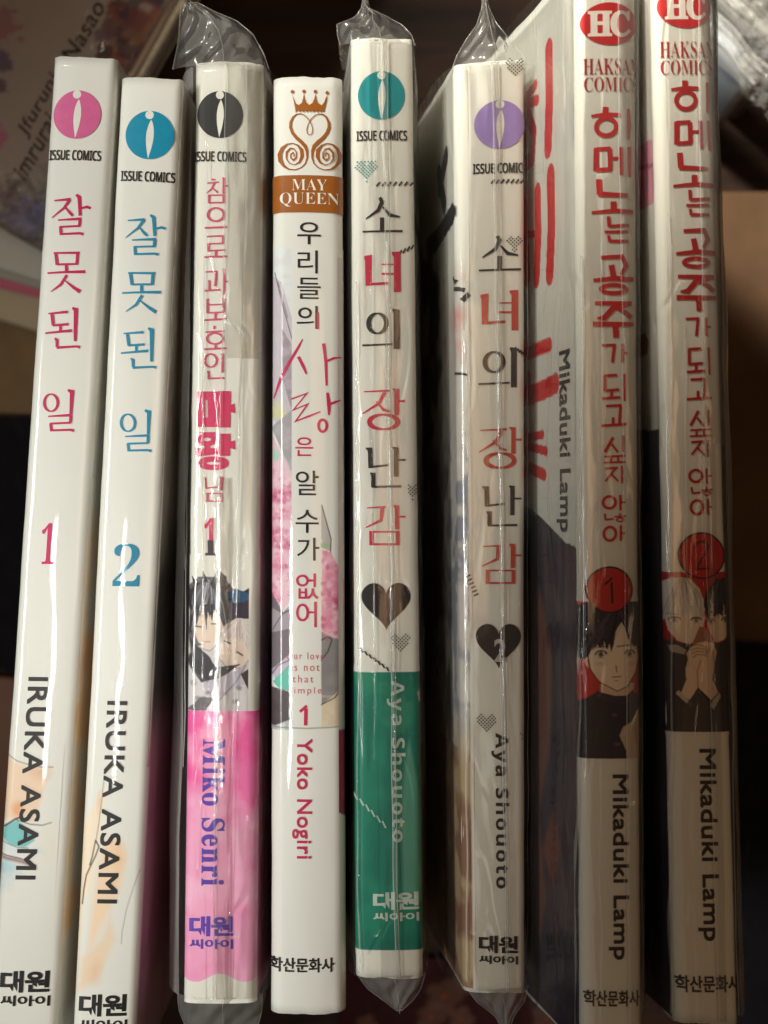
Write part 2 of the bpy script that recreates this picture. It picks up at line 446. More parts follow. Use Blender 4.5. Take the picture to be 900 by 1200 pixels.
T_A.s([(226, 952), (336, 946)], [5, 10]).s([(332, 946), (330, 982)], 10).s([(236, 986), (332, 982)], 7).s([(238, 984), (242, 1018)], 10).s([(236, 1018), (330, 1015), (346, 1019)], [7, 8, 10])

# bold serif title of the two heart books (traced on the first); tag 0 dark, 1 coloured
T_H = Letters(410, 200, 5.4545)
T_H.s([(190, 172), (205, 200), (180, 255), (102, 308)], [20, 26, 22, 8]).s([(208, 232), (255, 285), (318, 296)], [8, 24, 12]).s([(205, 300), (205, 386)], 28).s([(82, 390), (336, 386)], [12, 15])
T_H.s([(92, 552), (118, 556), (118, 735)], [14, 44, 36], 1).s([(100, 728), (242, 720)], [16, 18], 1).s([(202, 600), (282, 600)], 9, 1).s([(202, 660), (282, 660)], 13, 1).s([(268, 526), (300, 534), (302, 776)], [12, 44, 44], 1)
T_H.e(175, 977, 56, 64, 30, 10).s([(80, 1117), (270, 1110)], 13).s([(272, 888), (297, 900), (298, 1140)], [12, 38, 38])
T_H.zoom(300, 400, 2.8125)
T_H.s([(356, 166), (440, 163)], [4, 8], 1).s([(424, 168), (405, 205), (352, 238)], [13, 10, 4], 1).s([(396, 198), (420, 226), (442, 232)], [4, 10, 5], 1).s([(450, 157), (463, 162), (463, 244)], [4, 15, 15], 1).s([(466, 197), (490, 197)], [6, 8], 1).e(420, 266, 46, 24, 16, 6, 1)
T_H.s([(362, 352), (376, 356), (378, 418)], [4, 15, 15]).s([(372, 415), (436, 408)], 7).s([(450, 349), (461, 354), (461, 446)], [4, 15, 15]).s([(464, 391), (492, 391)], [6, 7]).s([(376, 434), (386, 438), (386, 480)], [4, 14, 14]).s([(382, 480), (478, 478)], [7, 8])
T_H.s([(366, 549), (426, 546)], [4, 7], 1).s([(416, 546), (412, 590), (362, 614)], [14, 10, 4], 1).s([(452, 541), (464, 546), (464, 620)], [4, 15, 15], 1).s([(468, 578), (492, 578)], [6, 7], 1).s([(380, 626), (380, 672)], 13, 1).s([(466, 626), (466, 672)], 13, 1).s([(374, 628), (470, 628)], 6, 1).s([(374, 669), (470, 669)], 7, 1)

# brush title of the two tall red-and-white books (traced on the second)
T_P = Letters(670, 80, 4.137)
T_P.s([(547, 60), (546, 98)], 24).s([(482, 104), (550, 96), (616, 98)], [12, 17, 15]).e(552, 157, 46, 42, 19).s([(656, 68), (660, 150), (658, 216)], [12, 17, 12])
T_P.s([(508, 258), (508, 370)], 22).s([(508, 265), (574, 262)], 17).s([(570, 262), (574, 365)], 20).s([(510, 366), (580, 362)], 18).s([(574, 310), (624, 307)], 13).s([(622, 254), (628, 390)], 18).s([(662, 252), (668, 398)], [16, 12])
T_P.s([(522, 410), (527, 484)], 24).s([(520, 482), (662, 488)], [22, 16]).s([(592, 518), (594, 562)], 25).s([(492, 572), (600, 562), (690, 568)], [12, 17, 18])
T_P.s([(570, 590), (574, 640)], 15).s([(572, 638), (670, 632)], 13).s([(553, 666), (668, 663)], 12).s([(572, 682), (577, 712)], 13).s([(574, 710), (668, 710)], 13)
T_P.s([(540, 790), (648, 784)], [16, 18]).s([(640, 784), (660, 830), (636, 872)], [20, 19, 14]).s([(588, 826), (602, 898)], 24).s([(506, 900), (610, 890), (698, 896)], [14, 21, 20]).e(602, 942, 60, 20, 17)
T_P.s([(514, 1010), (690, 1013)], [16, 20]).s([(668, 1016), (600, 1035), (560, 1082), (526, 1084)], [22, 24, 22, 10]).s([(620, 1040), (660, 1055), (690, 1082)], [8, 20, 20]).s([(508, 1112), (702, 1113)], [22, 18]).s([(612, 1112), (618, 1178)], 25)
T_P.zoom(670, 360, 4.0)
T_P.s([(533, 56), (596, 53)], 11).s([(590, 53), (582, 136)], [13, 12]).s([(628, 48), (630, 136)], 10).s([(630, 90), (652, 92)], 8)
T_P.s([(545, 198), (605, 194)], 12).s([(549, 196), (550, 270)], 12).s([(548, 268), (616, 262)], 11).s([(582, 268), (580, 300)], 11).s([(538, 305), (622, 298)], 11).s([(640, 188), (644, 316)], 10)
T_P.s([(555, 340), (628, 336)], 11).s([(624, 336), (620, 420)], 11).s([(590, 392), (590, 426)], 11).s([(538, 432), (656, 424)], 11)
T_P.s([(592, 486), (555, 556)], 12).s([(586, 518), (616, 556)], 9).s([(640, 478), (640, 556)], 9).s([(553, 577), (652, 572)], 8).s([(584, 578), (582, 602)], 8).s([(616, 575), (618, 602)], 8).s([(552, 605), (652, 601)], 8)
T_P.s([(558, 633), (616, 629)], 10).s([(606, 632), (560, 692)], 9).s([(588, 660), (620, 692)], 8).s([(637, 620), (639, 702)], 9)
T_P.e(580, 791, 29, 28, 11).s([(630, 755), (633, 828)], 9).s([(632, 790), (656, 790)], 8).s([(560, 843), (564, 872)], 8).s([(562, 873), (602, 868)], 8).s([(630, 841), (631, 852)], 7).s([(604, 858), (660, 855)], 6).e(632, 872, 16, 9, 6)
T_P.e(585, 938, 28, 32, 11).s([(636, 898), (638, 972)], 9).s([(638, 935), (656, 935)], 8)

# slab title of the book in the milky bag
T_S = Letters(215, 190, 5.714)
T_S.s([(188, 116), (214, 118)], 10).s([(160, 140), (238, 135)], 9).s([(208, 140), (190, 180), (153, 208)], [13, 12, 4]).s([(190, 168), (232, 205)], [5, 13]).s([(262, 106), (272, 112), (270, 214)], [8, 16, 16]).s([(274, 160), (298, 160)], 10)
T_S.s([(164, 222), (276, 222)], 9).s([(172, 222), (172, 275)], 15).s([(270, 222), (270, 275)], 15).s([(168, 272), (274, 272)], 10)
T_S.e(218, 352, 54, 44, 16, 11).s([(143, 440), (294, 436)], 12)
T_S.s([(158, 498), (272, 495)], 10).s([(266, 495), (266, 548)], 15).s([(162, 548), (270, 545)], 10).s([(168, 548), (168, 594)], 15).s([(162, 594), (282, 590)], 10).s([(218, 594), (218, 634)], 15).s([(142, 636), (294, 632)], 12)
T_S.s([(148, 736), (228, 732)], 10).s([(222, 732), (214, 832)], 15).s([(174, 790), (174, 858)], 14).s([(142, 862), (248, 855)], 11).s([(262, 716), (274, 722), (272, 890)], [8, 16, 16]).s([(276, 800), (300, 800)], 10)
T_S.s([(162, 914), (162, 1012)], 15).s([(270, 912), (270, 1010)], 15).s([(162, 956), (270, 953)], 9).s([(162, 1009), (272, 1006)], 10).s([(216, 1010), (216, 1054)], 15).s([(140, 1058), (292, 1052)], 12)
T_S.s([(208, 1096), (208, 1120)], 12).s([(148, 1138), (276, 1132)], 10).e(212, 1182, 54, 36, 15, 10).s([(215, 1218), (215, 1248)], 14).s([(140, 1253), (292, 1247)], 12)
T_S.zoom(215, 390, 4.447)
T_S.e(143, 145, 31, 34, 11, 8).s([(196, 110), (205, 114), (203, 208)], [6, 13, 13]).s([(124, 200), (132, 204), (132, 240)], [5, 11, 11]).s([(128, 239), (214, 236)], 9)
T_S.s([(90, 306), (92, 492)], [40, 36], 1).s([(156, 306), (156, 492)], [56, 50], 1).s([(78, 328), (170, 328)], 40, 1).s([(78, 466), (170, 466)], 44, 1).s([(216, 304), (216, 494)], [58, 50], 1).s([(238, 396), (268, 394)], [28, 46], 1)
T_S.e(124, 556, 36, 22, 26, 22, 1).s([(82, 520), (168, 524)], [4, 12], 1).s([(125, 580), (125, 612)], 26, 1).s([(62, 624), (188, 616)], [42, 28], 1).s([(216, 526), (216, 642)], [54, 46], 1).s([(238, 585), (268, 584)], [26, 44], 1).e(157, 680, 62, 22, 30, 24, 1)
T_S.s([(108, 756), (116, 758), (118, 810)], [3, 8, 8]).s([(116, 811), (182, 804)], 7).s([(188, 751), (200, 755), (198, 822)], [4, 13, 13]).s([(126, 834), (126, 880)], 11).s([(198, 834), (198, 880)], 12).s([(118, 837), (204, 837)], 6).s([(118, 877), (204, 877)], 7)

# ------------------------------------------------------------------ emblems shared by several volumes
def imprint(b, cx, cy, r, col, tx, ty, tw):
    a = b.art(); a.disc(cx, cy, r, r, col, n=56)
    a.disc(cx, cy - r * .83, r * .175, r * .175, PAPER, lift=2.5e-5, n=20)
    L = []; X, Y = b.loc(cx, cy)
    for t in np.linspace(0, 1, 14): L.append((X - .02 * r - r * .155 * math.sin(math.pi * t ** .8) + .06 * r * (1 - t), Y - .64 * r + 1.62 * r * t))
    Rr = [(2 * (X - .02 * r + .06 * r * (1 - (q[1] - Y + .64 * r) / (1.62 * r))) - q[0], q[1]) for q in L]
    a.raw(L + Rr[::-1][1:-1], PAPER, lift=2.5e-5)
    a.build('imprint_emblem')
    t = b.art(); t.text(sans('ISSUE COMICS'), tx, ty, tw, 11.5, (48, 46, 44), space=1.02, fat=.3); t.build('imprint_name')

def publisher_D(b, cx, cy, w_, col, h=38):
    a = b.art()
    a.text('대원', cx, cy - h * .19, w_, h * .62, col, weight=.035, space=.93)
    a.text('씨아이', cx, cy + h * .36, w_, h * .30, col, weight=.03, space=.95)
    a.build('publisher_name')

def heart_pts(cx, cy, w_, h):
    o = []
    for t in np.linspace(0, 2 * math.pi, 50)[:-1]:
        x = 16 * math.sin(t) ** 3; y = 13 * math.cos(t) - 5 * math.cos(2 * t) - 2 * math.cos(3 * t) - math.cos(4 * t)
        o.append((cx + x / 32 * w_, cy - (y + 2.5) / 29 * h))
    return o
def in_poly(P, x, y):
    m = False
    for i in range(len(P)):
        x0, y0 = P[i - 1]; x1, y1 = P[i]
        if (y0 > y) != (y1 > y) and x < (x1 - x0) * (y - y0) / (y1 - y0) + x0: m = not m
    return m
def halftone(a, cx, cy, w_, h, col, step=3.4, r=.95):
    X, Y = a.b.loc(cx, cy); H = heart_pts(X, Y, w_, h); n = int(w_ / step) + 2
    for i in range(-n, n + 1):
        for j in range(-n, n + 1):
            x = X + (i + j) * step * .62; y = Y + (i - j) * step * .62
            if in_poly(H, x, y): a.raw([(x, y - r * 1.2), (x + r * 1.2, y), (x, y + r * 1.2), (x - r * 1.2, y)], col)
def dashes(a, p0, p1, n, h, slant, col, wd=2.0):
    for i in range(n):
        t = i / max(1, n - 1); x = p0[0] + (p1[0] - p0[0]) * t; y = p0[1] + (p1[1] - p0[1]) * t
        a.stroke([(x - slant / 2, y + h / 2), (x + slant / 2, y - h / 2)], wd, col)

# ------------------------------------------------------------------ plastic sleeves
class Sleeve:
    def __init__(s, b, puffL, puffR, creases, top=None, bottom=None, depth=.085, seam=None, slack=''):
        s.b = b
        xs = [-depth / b.mm * t for t in (1, .8, .6, .45, .32, .22, .14, .09, .055, .03, .015, .006)]
        left = xs; right = [b.W - x for x in xs[::-1]]
        mid = list(np.linspace(0, b.W, 26))
        cr = []
        for (x0, y0, x1, y1) in creases:
            a0 = b.loc(x0, y0); a1 = b.loc(x1, y1); cr.append((a0, a1))
        ys = np.linspace(b.y0 + 1, b.y1 - 1, 130)
        base = np.array(left + mid + right)
        rows = []
        nz = np.random.default_rng(int(abs(b.px[0][0]) * 3))
        ph = nz.random(8) * 6
        ncr = len(cr); pos = [-1.6, -.8, 0, .8, 1.6]; hgt = [0, .5, 1, .5, 0]
        Pm = []
        for y in ys:
            xl = list(base); ex = [0.0] * len(xl)
            for (a0, a1) in cr:
                xc = a0[0] + (a1[0] - a0[0]) * (y - a0[1]) / (a1[1] - a0[1]) + .7 * math.sin(y / 70 + ph[0]) + .4 * math.sin(y / 23 + ph[1])
                for p_, h_ in zip(pos, hgt): xl.append(xc + p_ * .75); ex.append(h_ * .00007)
            o = np.argsort(xl); xl = np.array(xl)[o]; ex = np.array(ex)[o]
            rows.append((xl, ex, y))
        X = np.array([r_[0] for r_ in rows]); E = np.array([r_[1] for r_ in rows]); Y = np.array([np.full(len(r_[0]), r_[2]) for r_ in rows])
        bul = .00055 + E + (noise(X / 18 + 9, Y / 110, int(ph[2] * 10)) - .5) * .0007
        dL = np.maximum(-X, 0) * b.mm; dR = np.maximum(X - b.W, 0) * b.mm
        bul = bul + np.where(X < 0, puffL * (1 - np.exp(-dL / .0035)), 0) + np.where(X > b.W, puffR * (1 - np.exp(-dR / .0035)), 0)
        bul = bul + np.where(X < 0, (noise(X / 160, Y / 240, 5, 2) - .5) * puffL * .4, 0) + np.where(X > b.W, (noise(X / 160, Y / 240, 6, 2) - .5) * puffR * .4, 0)
        bul = np.maximum(bul, .00035)
        P = b.surf(X, Y, bul)
        me = grid_mesh('plastic_sleeve', P.reshape(-1, 3), *X.shape)
        s.o = link('plastic_sleeve', me, b.root, [M_film, M_side])
        Xm = (X[:-1, :-1] + X[1:, 1:]) / 2; me.polygons.foreach_set('material_index', (((Xm < -2) & ('L' in slack)) | ((Xm > b.W + 2) & ('R' in slack))).astype(np.int32).ravel())
        # fold lines: thin raised ribs of doubled film
        for (a0, a1) in cr:
            yy = np.linspace(max(b.y0 + 2, a0[1]), min(b.y1 - 2, a1[1]), 120)
            xc = a0[0] + (a1[0] - a0[0]) * (yy - a0[1]) / (a1[1] - a0[1]) + .7 * np.sin(yy / 70 + ph[0]) + .4 * np.sin(yy / 23 + ph[1])
            n = 7; XX = []; EE = []
            for i in range(n):
                t = (i / (n - 1) - .5) * 2
                XX.append(xc + t * .62); EE.append(np.full_like(yy, .0008 + .00007 * math.sqrt(max(0, 1 - t * t))) + .00006 * np.sin(yy / 17 + ph[3]))
            XX = np.array(XX).T; EE = np.array(EE).T; YY = np.repeat(yy[:, None], n, 1)
            me = grid_mesh('fold', b.surf(XX, YY, EE).reshape(-1, 3), *XX.shape); link('fold', me, s.o, [M_edge])
        if seam:
            for (x0, x1, ya, x0b, x1b, yb) in seam:
                l0 = b.loc(x0, ya); r0 = b.loc(x1, ya); l1 = b.loc(x0b, yb); r1 = b.loc(x1b, yb)
                yy = np.linspace(max(l0[1], b.y0 + 2), min(l1[1], b.y1 - 2), 110); n = 14; t = np.linspace(0, 1, n)
                f = ((yy - l0[1]) / (l1[1] - l0[1]))[:, None]
                XL = l0[0] + (l1[0] - l0[0]) * f; XR = r0[0] + (r1[0] - r0[0]) * f
                XX = XL + (XR - XL) * t[None]; YY = np.repeat(yy[:, None], n, 1)
                EE = .0009 + .0003 * np.sin(t * math.pi)[None] + (noise(XX / 10, YY / 60, 8) - .5) * .0006
                EE = np.maximum(EE, .0007)
                me = grid_mesh('seam', b.surf(XX, YY, EE).reshape(-1, 3), *XX.shape); link('seam', me, s.o, [M_seam])
        for rows_, nm in ((top, 'top_flap'), (bottom, 'bottom_flap')):
            if rows_: s.flap(rows_, nm, -1 if nm == 'top_flap' else 1)
    def flap(s, rows, nm, sg):
        """end of the bag beyond the book: two films, front and back, closing on a welded tip."""
        b = s.b; rows = sorted(rows, key=lambda r_: sg * r_[0])
        yv = np.array([r_[0] for r_ in rows], float); nY = 40
        yy = np.linspace(yv[0], yv[-1], nY)
        o = np.argsort(yv); xl = np.interp(yy, yv[o], np.array([r_[1] for r_ in rows])[o]); xr = np.interp(yy, yv[o], np.array([r_[2] for r_ in rows])[o])
        nX = 40; t = np.linspace(0, 1, nX)
        f = (np.arange(nY) / (nY - 1))[:, None]
        PX = xl[:, None] + (xr - xl)[:, None] * t[None]; PY = np.repeat(yy[:, None], nX, 1)
        nz = noise(PX / 20 + 31, PY / 26, int(abs(rows[0][1])), 2) - .5
        z0 = b.z + .0006
        hump = np.sin(t * math.pi)[None] ** .6
        Zf = z0 - .004 * f - (1 - hump) * (.0035) * (1 - f * .6) + nz * .0026 * np.minimum(1, f * 5) * hump
        ridge = np.abs(((t[None] - .5) * 4 + PY / 31) % 1 - .5) * .0011 * np.minimum(1, f * 4)
        Zf = Zf + ridge
        Zb = z0 - .014 * (1 - f) - .006 + nz * .002
        for Z in (Zf, Zb):
            s_ = K * (CAMZ - z0)
            P = np.stack([(PX - 450) * s_, -(PY - 600) * s_, Z], -1) - b.org
            me = grid_mesh(nm, P.reshape(-1, 3), nY, nX); link(nm, me, s.o, [M_flap])
        # bright welded rim along both sides and tip
        pts = [(xl[i], yy[i], Zf[i, 0]) for i in range(nY)] + [(xr[i], yy[i], Zf[i, -1]) for i in range(nY - 1, -1, -1)]
        s.rib(pts, .00008, 'weld')
        mid = [(xl[i] * .45 + xr[i] * .55 + .8 * math.sin(i / 6), yy[i], Zf[i, nX // 2] + .0006) for i in range(nY)]
        s.rib(mid, .00007, 'weld')
    def rib(s, pts, r, nm):
        b = s.b; s_ = K * (CAMZ - b.z); V = []; n = 6
        C = [np.array([(x - 450) * s_, -(y - 600) * s_, z]) - b.org for x, y, z in pts]
        for i, c in enumerate(C):
            t = C[min(i + 1, len(C) - 1)] - C[max(i - 1, 0)]; t = t / (np.linalg.norm(t) + 1e-9)
            a = np.cross(t, [0, 0, 1.0]); a = a / (np.linalg.norm(a) + 1e-9); u = np.cross(a, t)
            for k in range(n + 1): th = 2 * math.pi * k / n; V.append(c + a * r * math.cos(th) + u * r * math.sin(th))
        me = grid_mesh(nm, np.array(V), len(C), n + 1); link(nm, me, s.o, [M_weld])

# ------------------------------------------------------------------ setting: the dark wooden table top
def wood_mat():
    m = bpy.data.materials.new('dark_wood'); N, L = nodes(m); b = N['Principled BSDF']
    tc = N.new('ShaderNodeTexCoord'); mp = N.new('ShaderNodeMapping'); mp.inputs['Scale'].default_value = (3, 26, 3)
    L.new(tc.outputs['Object'], mp.inputs[0])
    n = N.new('ShaderNodeTexNoise'); n.inputs['Scale'].default_value = 4; n.inputs['Detail'].default_value = 8; n.inputs['Distortion'].default_value = 1.5
    L.new(mp.outputs[0], n.inputs['Vector'])
    r = N.new('ShaderNodeValToRGB'); r.color_ramp.elements[0].color = (.010, .005, .003, 1); r.color_ramp.elements[1].color = (.045, .020, .011, 1)
    r.color_ramp.elements[0].position = .3; r.color_ramp.elements[1].position = .75
    L.new(n.outputs[0], r.inputs[0]); L.new(r.outputs[0], b.inputs['Base Color']); b.inputs['Roughness'].default_value = .6; b.inputs['Specular IOR Level'].default_value = .2
    bp = N.new('ShaderNodeBump'); bp.inputs['Strength'].default_value = .2; bp.inputs['Distance'].default_value = .0005
    L.new(n.outputs[0], bp.inputs['Height']); L.new(bp.outputs[0], b.inputs['Normal'])
    return m
me = bpy.data.meshes.new('table_top'); S = .9
me.from_pydata([(-S, -S, 0), (S, -S, 0), (S, S, 0), (-S, S, 0)], [], [(0, 1, 2, 3)])
o = link('table_top', me, None, [wood_mat()]); o['kind'] = 'structure'

def thing(name, label, cat, loc=(0, 0, 0), group=None):
    o = bpy.data.objects.new(name, None); COL.objects.link(o); o.location = loc; o.empty_display_size = .02
    o['label'] = label; o['category'] = cat
    if group: o['group'] = group
    return o
def tag(o, label, cat, group=None):
    o['label'] = label; o['category'] = cat
    if group: o['group'] = group
    return o
# ------------------------------------------------------------------ the eight volumes
def strands(c, roots, tips, n, cols, wd=.8, a=.8, bow=6, seed=1):
    g = np.random.default_rng(seed)
    for i in range(n):
        t = g.random(); j = min(int(t * (len(roots) - 1)), len(roots) - 2); f = t * (len(roots) - 1) - j
        r_ = np.array(roots[j]) * (1 - f) + np.array(roots[j + 1]) * f; t2 = np.clip(t + g.normal(0, .06), 0, 1)
        j = min(int(t2 * (len(tips) - 1)), len(tips) - 2); f = t2 * (len(tips) - 1) - j
        e_ = np.array(tips[j]) * (1 - f) + np.array(tips[j + 1]) * f
        m_ = (r_ + e_) / 2 + np.array([g.normal(0, abs(bow) * .3) + (t - .5) * bow, 0]); k = .35 + .65 * g.random()
        e2 = r_ + (e_ - r_) * k if g.random() < .5 else e_
        c.line([tuple(r_), tuple(r_ * .45 + m_ * .55), tuple(m_), tuple(m_ * .5 + e2 * .5), tuple(e2)], wd * (.6 + .8 * g.random()), cols[int(g.integers(len(cols)))], a * (.5 + .5 * g.random()))
ROW = 'volumes in a row, spines up'
INK = (44, 40, 40)
b1 = Book('white glossy paperback with crimson title, crimson 1 and aqua watercolour near its foot', (62, 66), (137, 68), (63, 1243), (-16, 1243), .134, group=ROW)
b2 = Book('white glossy paperback with teal blue title and a blue numeral 2 on the spine', (141, 89), (214, 92), (154, 1275), (81, 1275), .134, group=ROW)
b3 = Book('bagged paperback with black round emblem, small portrait picture and a hot pink lower spine', (228, 72), (308, 74), (299, 1172), (214, 1172), .130, lean=.05, group=ROW)
b4 = Book('unbagged white paperback with a brown crown emblem and pink flowers on the spine', (320, 89), (401, 90), (405, 1188), (317, 1188), .130, lean=-.03, bulge=.0011, r=.0022, group=ROW)
b5 = Book('bagged paperback with teal round emblem, black heart and a green lower spine', (411, 46), (484, 45), (497, 1147), (418, 1147), .128, lean=-.07, group=ROW)
b6 = Book('bagged paperback with pale lavender emblem and a black heart numbered 2', (533, 74), (616, 70), (617, 1165), (545, 1162), .128, lean=-.13, group=ROW)
b7 = Book('tall bagged paperback with red brush title and a red disc numbered 1', (676, -45), (747, -45), (755, 1236), (684, 1236), .148, lean=-.20, group=ROW)
b8 = Book('tall bagged paperback with red brush title and a red disc numbered 2', (765, -60), (834, -60), (868, 1200), (793, 1200), .148, lean=-.17, group=ROW)

CR = (196, 38, 88); TE = (38, 140, 172); RED = (192, 34, 36)

# --- first white book
c = Canvas(b1, -45, 872, 66, 1065, cx=1.0, cy=1.0)
sh = lambda X0, Y0: (X0, Y0)
c.fill([(8, 884), (22, 893), (46, 899), (58, 912), (50, 940), (40, 968), (24, 958), (4, 965), (-30, 960), (-30, 880)], (240, 205, 172), .8, soft=5)
c.blob(47, 905, 17, 11, (226, 178, 136), .7, .8, 3, .5)
c.blob(20, 950, 9, 14, (232, 158, 100), .75, .7, 4, .6)
c.fill([(4, 968), (20, 960), (38, 972), (42, 985), (30, 994), (12, 992), (0, 982)], (118, 196, 196), .95, soft=2)
c.fill([(3, 984), (24, 994), (48, 990), (60, 1002), (20, 1003), (-4, 998)], (214, 226, 226), .8, soft=4)
c.blob(4, 1018, 26, 16, (150, 202, 214), .7, .9, 6, .8); c.blob(-4, 1034, 26, 14, (190, 214, 216), .6, .9, 7, .8)
c.fill([(0, 1001), (20, 1004), (44, 1012), (46, 1020), (24, 1013), (0, 1008)], (128, 74, 86), .75, soft=3)
c.line([(9, 885), (20, 892), (34, 896), (50, 899), (62, 899)], 1.4, (150, 110, 80), .8)
c.line([(4, 969), (18, 960), (26, 957)], 2.2, (70, 52, 44)); c.line([(20, 961), (36, 966), (50, 967), (60, 964)], 1.6, (96, 96, 84), .8)
c.line([(1, 986), (20, 993), (33, 994)], 1.3, (120, 120, 116), .8); c.line([(0, 1001), (24, 1006), (42, 1014)], 1.4, (84, 44, 52), .9)
c.blob(56, 990, 12, 34, (232, 226, 200), .5, 1)
c.build('watercolour', -1)
imprint(b1, 90.5, 134.5, 28.3, (216, 102, 152), 88, 182, 61)
a = b1.art(); T_A.put(a, b1, 0, 0, {0: CR}, 1.4); a.build('title')
a = b1.art(); a.text(serif('1'), 56.5, 637, 16, 48, (204, 38, 96), weight=-.006); a.build('volume_number')
a = b1.art(); a.text('IRUKA ASAMI', 37.5, 912, 22.5, 236, INK, rot=True, space=1.12, fat=.6); a.build('author_name')
publisher_D(b1, 29, 1158, 57, (34, 32, 32), 41)
# right cover, peach watercolour
c = Canvas(b1, b1.W - 2, 560, b1.W + 300, 1200, cx=4, cy=2)
c.wash((250, 205, 150), .9, 60, 2, .35, .6); c.blend(np.clip((640 - c.Y) / 60, 0, 1), PAPER)
c.wash((240, 150, 110), .8, 90, 5, .5, .65, np.clip((c.Y - 680) / 60, 0, 1) * np.clip((820 - c.Y) / 60, 0, 1))
c.build('back_cover_print_or_reflection', -1)

# --- second white book
c = Canvas(b2, -40, 900, b2.W + 2, 1270, cx=1.0, cy=1.1)
c.fill([(121, 915), (126, 940), (118, 990), (110, 1040), (100, 1060), (96, 1110), (84, 1160), (70, 1160), (70, 1000), (104, 950)], (246, 226, 198), .85, soft=6)
c.fill([(118, 985), (126, 975), (142, 978), (152, 1000), (146, 1040), (130, 1072), (112, 1110), (98, 1120), (104, 1060), (112, 1010)], (244, 212, 176), .9, soft=9)
c.fill([(92, 1120), (116, 1098), (130, 1060), (140, 1100), (118, 1150), (96, 1165), (84, 1170)], (240, 208, 168), .7, soft=9)
c.blob(112, 1140, 12, 22, (236, 186, 150), .5, .9, 4, .5); c.blob(140, 1005, 12, 26, (240, 196, 150), .5, .9, 6, .5)
c.blob(116, 940, 4, 18, (232, 176, 140), .6, .9, 2, .4)
c.line([(122, 912), (119, 940), (115, 970), (112, 988)], .9, (110, 92, 76), .9)
c.line([(112, 985), (116, 992), (112, 1003), (106, 1015), (101, 1026), (98, 1042), (96, 1060)], 1.6, (66, 54, 48)); c.line([(112, 985), (108, 1004), (105, 1014)], 1.5, (80, 62, 54))
c.line([(163, 1020), (156, 1040), (148, 1066), (143, 1092), (142, 1106)], .9, (140, 132, 118), .8)
c.build('watercolour', -1)
imprint(b2, 175.5, 158.5, 28.3, (22, 140, 172), 173, 207, 62)
a = b2.art(); T_A.put(a, b1, 4.5, 23.5, {0: TE}, 1.3); a.build('title')
a = b2.art(); a.text(serif('2'), 148.5, 662, 31, 50, (36, 134, 166), weight=-.012); a.build('volume_number')
a = b2.art(); a.text('IRUKA ASAMI', 131.5, 940, 22.5, 236, INK, rot=True, space=1.12, fat=.6); a.build('author_name')
publisher_D(b2, 120.5, 1186, 56, (34, 32, 32), 42)
c = Canvas(b2, b2.W - 2, 92, b2.W + 500, 1270, cx=5, cy=3, bgc=(196, 192, 182))  # grey, dark and pink bands paint the gap's reflections into the cover
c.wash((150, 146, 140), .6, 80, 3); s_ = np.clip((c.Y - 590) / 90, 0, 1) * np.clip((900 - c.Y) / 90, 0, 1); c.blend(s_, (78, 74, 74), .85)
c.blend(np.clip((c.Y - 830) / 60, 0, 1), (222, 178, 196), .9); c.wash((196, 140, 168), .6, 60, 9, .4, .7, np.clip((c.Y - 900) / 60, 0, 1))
c.build('back_cover_print_or_reflection', -1)

# --- bagged pink book
c = Canvas(b3, -500, 650, b3.W + 12, 1174, cx=.9, cy=.9) if False else Canvas(b3, -2, 650, b3.W + 3, 1176, cx=.8, cy=.8)
Lx = [b3.loc(214 + 0, y)[0] for y in (700,)]
# picture panel: a dark haired and a pale haired figure leaning together
D = (50, 44, 52)
c.fill([(216, 690), (232, 676), (262, 676), (282, 700), (292, 706), (292, 760), (262, 790), (214, 790)], (112, 104, 108), 1)
c.fill([(214, 762), (292, 740), (292, 834), (212, 834)], (214, 210, 212)); c.fill([(214, 735), (226, 752), (246, 770), (258, 792), (236, 800), (214, 770)], (62, 56, 60))
c.fill([(272, 700), (294, 688), (294, 730), (272, 732)], (54, 46, 66)); c.fill([(266, 694), (278, 690), (296, 698), (286, 706), (268, 706)], (38, 84, 118))
c.fill([(222, 724), (228, 700), (246, 698), (258, 712), (262, 735), (254, 754), (244, 762), (232, 752)], (232, 212, 196))
c.fill([(216, 740), (218, 700), (228, 684), (246, 678), (262, 690), (268, 716), (264, 738), (258, 724), (250, 712), (246, 724), (240, 706), (234, 722), (228, 712), (224, 742)], D)
for i in range(6): c.line([(222 + i * 5, 720 - i * 3), (226 + i * 5, 696 - i), (236 + i * 4, 684)], .9, (176, 172, 178), .7)
strands(c, [(240, 680), (250, 680)], [(217, 735), (225, 738), (236, 720), (248, 716), (258, 724), (266, 732)], 70, [(24, 20, 26), (120, 114, 124), (60, 54, 64), (206, 204, 210)], .8, .85, 8, 7)
for (x_, y_, tx, ty) in ((222, 690, 215, 684), (230, 683, 224, 674), (240, 679, 238, 668), (252, 680, 258, 672), (262, 688, 272, 682), (267, 700, 276, 698)): c.fill([(x_ - 3, y_ + 4), (x_ + 4, y_ + 3), (tx, ty)], D)
for (x_, tx, ty) in ((232, 230, 736), (241, 242, 738), (250, 248, 730), (222, 221, 748)): c.fill([(x_ - 3, 708), (x_ + 3, 708), (tx, ty)], D)
c.line([(228, 752), (236, 760), (246, 763), (254, 756), (261, 742)], .9, (120, 84, 76), .8); c.blob(230, 744, 5, 3, (236, 180, 168), .5, .9)
c.line([(226, 733), (236, 735)], 1.6, (50, 40, 44)); c.line([(248, 731), (255, 731)], 1.5, (50, 40, 44)); c.line([(240, 752), (246, 752)], 1.0, (180, 110, 100))
c.fill([(246, 684), (256, 668), (250, 662), (266, 676), (264, 694), (254, 696)], (60, 54, 58))
c.fill([(256, 752), (262, 736), (276, 726), (292, 726), (294, 768), (284, 782), (266, 782), (256, 770)], (236, 218, 204))
